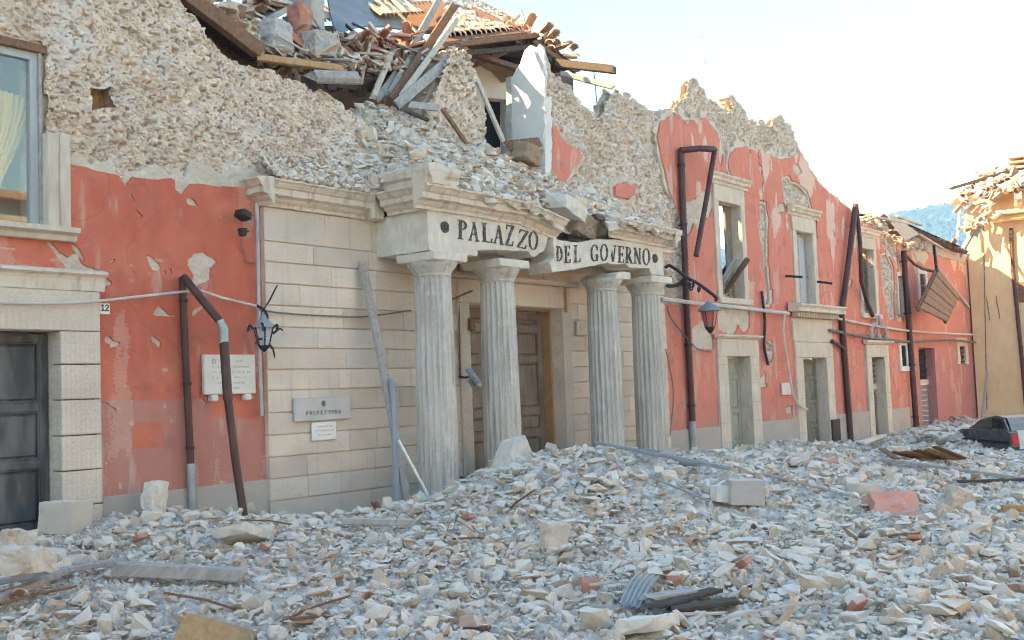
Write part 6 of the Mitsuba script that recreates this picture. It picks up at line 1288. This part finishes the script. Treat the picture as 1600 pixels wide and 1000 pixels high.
k, *_ = panel_sign('meter_box', 1302, 1314, 655, 697, 11.85, .08, 'iron', 'dark box low on the wall beside the dark bent downpipe', 'box')
# security camera and fixtures under the portico
k = thing('security_camera'); c = at(738, 590, y=11.4)
add(k+'__housing', beam(at(732, 578, y=11.45), at(748, 598, y=11.25), .10, .09, (0, 0, 1), .02), 'zinc'); add(k+'__bracket', tube(px_path([(718, 589), (728, 590), (735, 588)], [11.88, 11.6, 11.42]), .02, 8), 'iron'); add(k+'__motor', beam(at(735, 594, y=11.4), at(742, 605, y=11.4), .07, .07), 'zinc')
tag(k, 'security camera on a bracket between the first two columns', 'camera')
solo('wall_box', bx(*[q for p in zip(at(738, 507, y=11.82)-V3(.06, .02, .1), at(738, 507, y=11.82)+V3(.06, .08, .1)) for q in p], .01), 'brown_wood', 'small brown box on the ashlar wall beside the second column', 'box')
solo('thin_conduit', tube(px_path([(717, 412), (718, 470), (718, 540), (719, 590)], 11.88), .014, 6), 'brown_wood', 'thin brown conduit running down the ashlar between the first two columns', 'conduit')
solo('flag_holder', tube(px_path([(702, 470), (722, 461), (738, 454)], [11.88, 11.7, 11.5]), .016, 6), 'brown_wood', 'thin rod jutting out of the ashlar between the first two columns', 'rod')
solo('wall_box', bx(*[q for p in zip(at(884, 466, y=11.85)-V3(.05, 0, .26), at(884, 466, y=11.85)+V3(.05, .06, .2)) for q in p], .01), 'tan_wood', 'narrow brown strip on the ashlar at the top right corner of the main door', 'strip')
# timber leaning on the ashlar wall
solo('leaning_plank', beam(at(567, 414, y=11.80), at(634, 770, y=11.2), .135, .05, (0, -1, .1), .004, .004, 5), 'grey_wood', 'long grey plank leaning against the ashlar wall left of the columns', 'plank')
solo('steel_channel', beam(at(612, 596, y=11.4), at(621, 790, y=11.2), .075, .05, (0, -1, 0), .004), 'steel_blue', 'blue-grey steel strip standing against the long grey plank', 'bar')
solo('white_batten', beam(at(624, 690, y=11.2), at(670, 776, y=10.9), .035, .03, (0, -1, 0), .004), 'white_enamel', 'thin white batten leaning at the foot of the first column', 'batten')
# broken boards hanging out of the first upper window
for i, (a, b, ya, yb2, w, m, lab) in enumerate([((1150, 405), (1128, 442), 11.7, 12.1, .30, 'grey_wood', 'broad grey board poking out of the first upper window'), ((1166, 408), (1132, 458), 11.5, 12.1, .26, 'brown_wood', 'brown board poking farthest out of the first upper window'),
                                                 ((1128, 430), (1152, 396), 12.5, 12.3, .2, 'dark_wood', 'dark board inside the first upper window')]):
    solo('window_board', beam(at(*a, y=ya), at(*b, y=yb2), w, .06, (.5, -1, .3), .01, 0, i), m, lab, 'board')
a, b, c, d = W[0]; nn = 70
pts = np.stack([r.uniform(a, b, nn), r.uniform(12.1, 13.4, nn), c+r.uniform(-.05, .45, nn)**1.0], 1); pts[:, 2] += (pts[:, 1]-12.1)*.35
v, f, uv = stones(pts, r.uniform(.05, .18, nn), 16); kk = add(PAL+'__window__sill_rubble', (v, f), 'masonry', uv=uv*V3(1, .3)[:2]); tag(kk, kind='stuff')
jag = Polygon([(b-.05, c), (b-.05, c+1.75), (b-.22, c+1.55), (b-.3, c+1.2), (b-.42, c+1.1), (b-.5, c+.6), (b-.75, c+.3), (a, c+.2), (a, c)])
add(PAL+'__window__inner_wall', wear(slab(rag(jag, .03, .08, 3), 12.9, 13.3), .04, .12, 6), 'masonry', smooth=40)
# stubs of iron on the right wall
for i, (p0, p1) in enumerate((((1227, 431), (1254, 433)), ((1277, 440), (1300, 443)), ((1295, 443), (1300, 446)))):
    if i < 2: solo('iron_stub', tube(px_path([p0, p1], [11.9, 11.5]), .03, 6), 'iron', ['iron stub left of the second upper window', 'iron stub right of the second upper window'][i], 'bar')
# crevice rubble in the cracked plaster below the strip
nn = 60; u = r.uniform(1196, 1206, nn); v_ = r.uniform(533, 572, nn); pts = np.array([at(a, b, y=11.98) for a, b in zip(u, v_)])
v, f, uv = stones(pts, r.uniform(.02, .07, nn), 17); kk = add(PAL+'__right_wall__small_stone', (v, f), 'masonry', uv=uv*V3(1, .3)[:2]); tag(kk, kind='stuff')
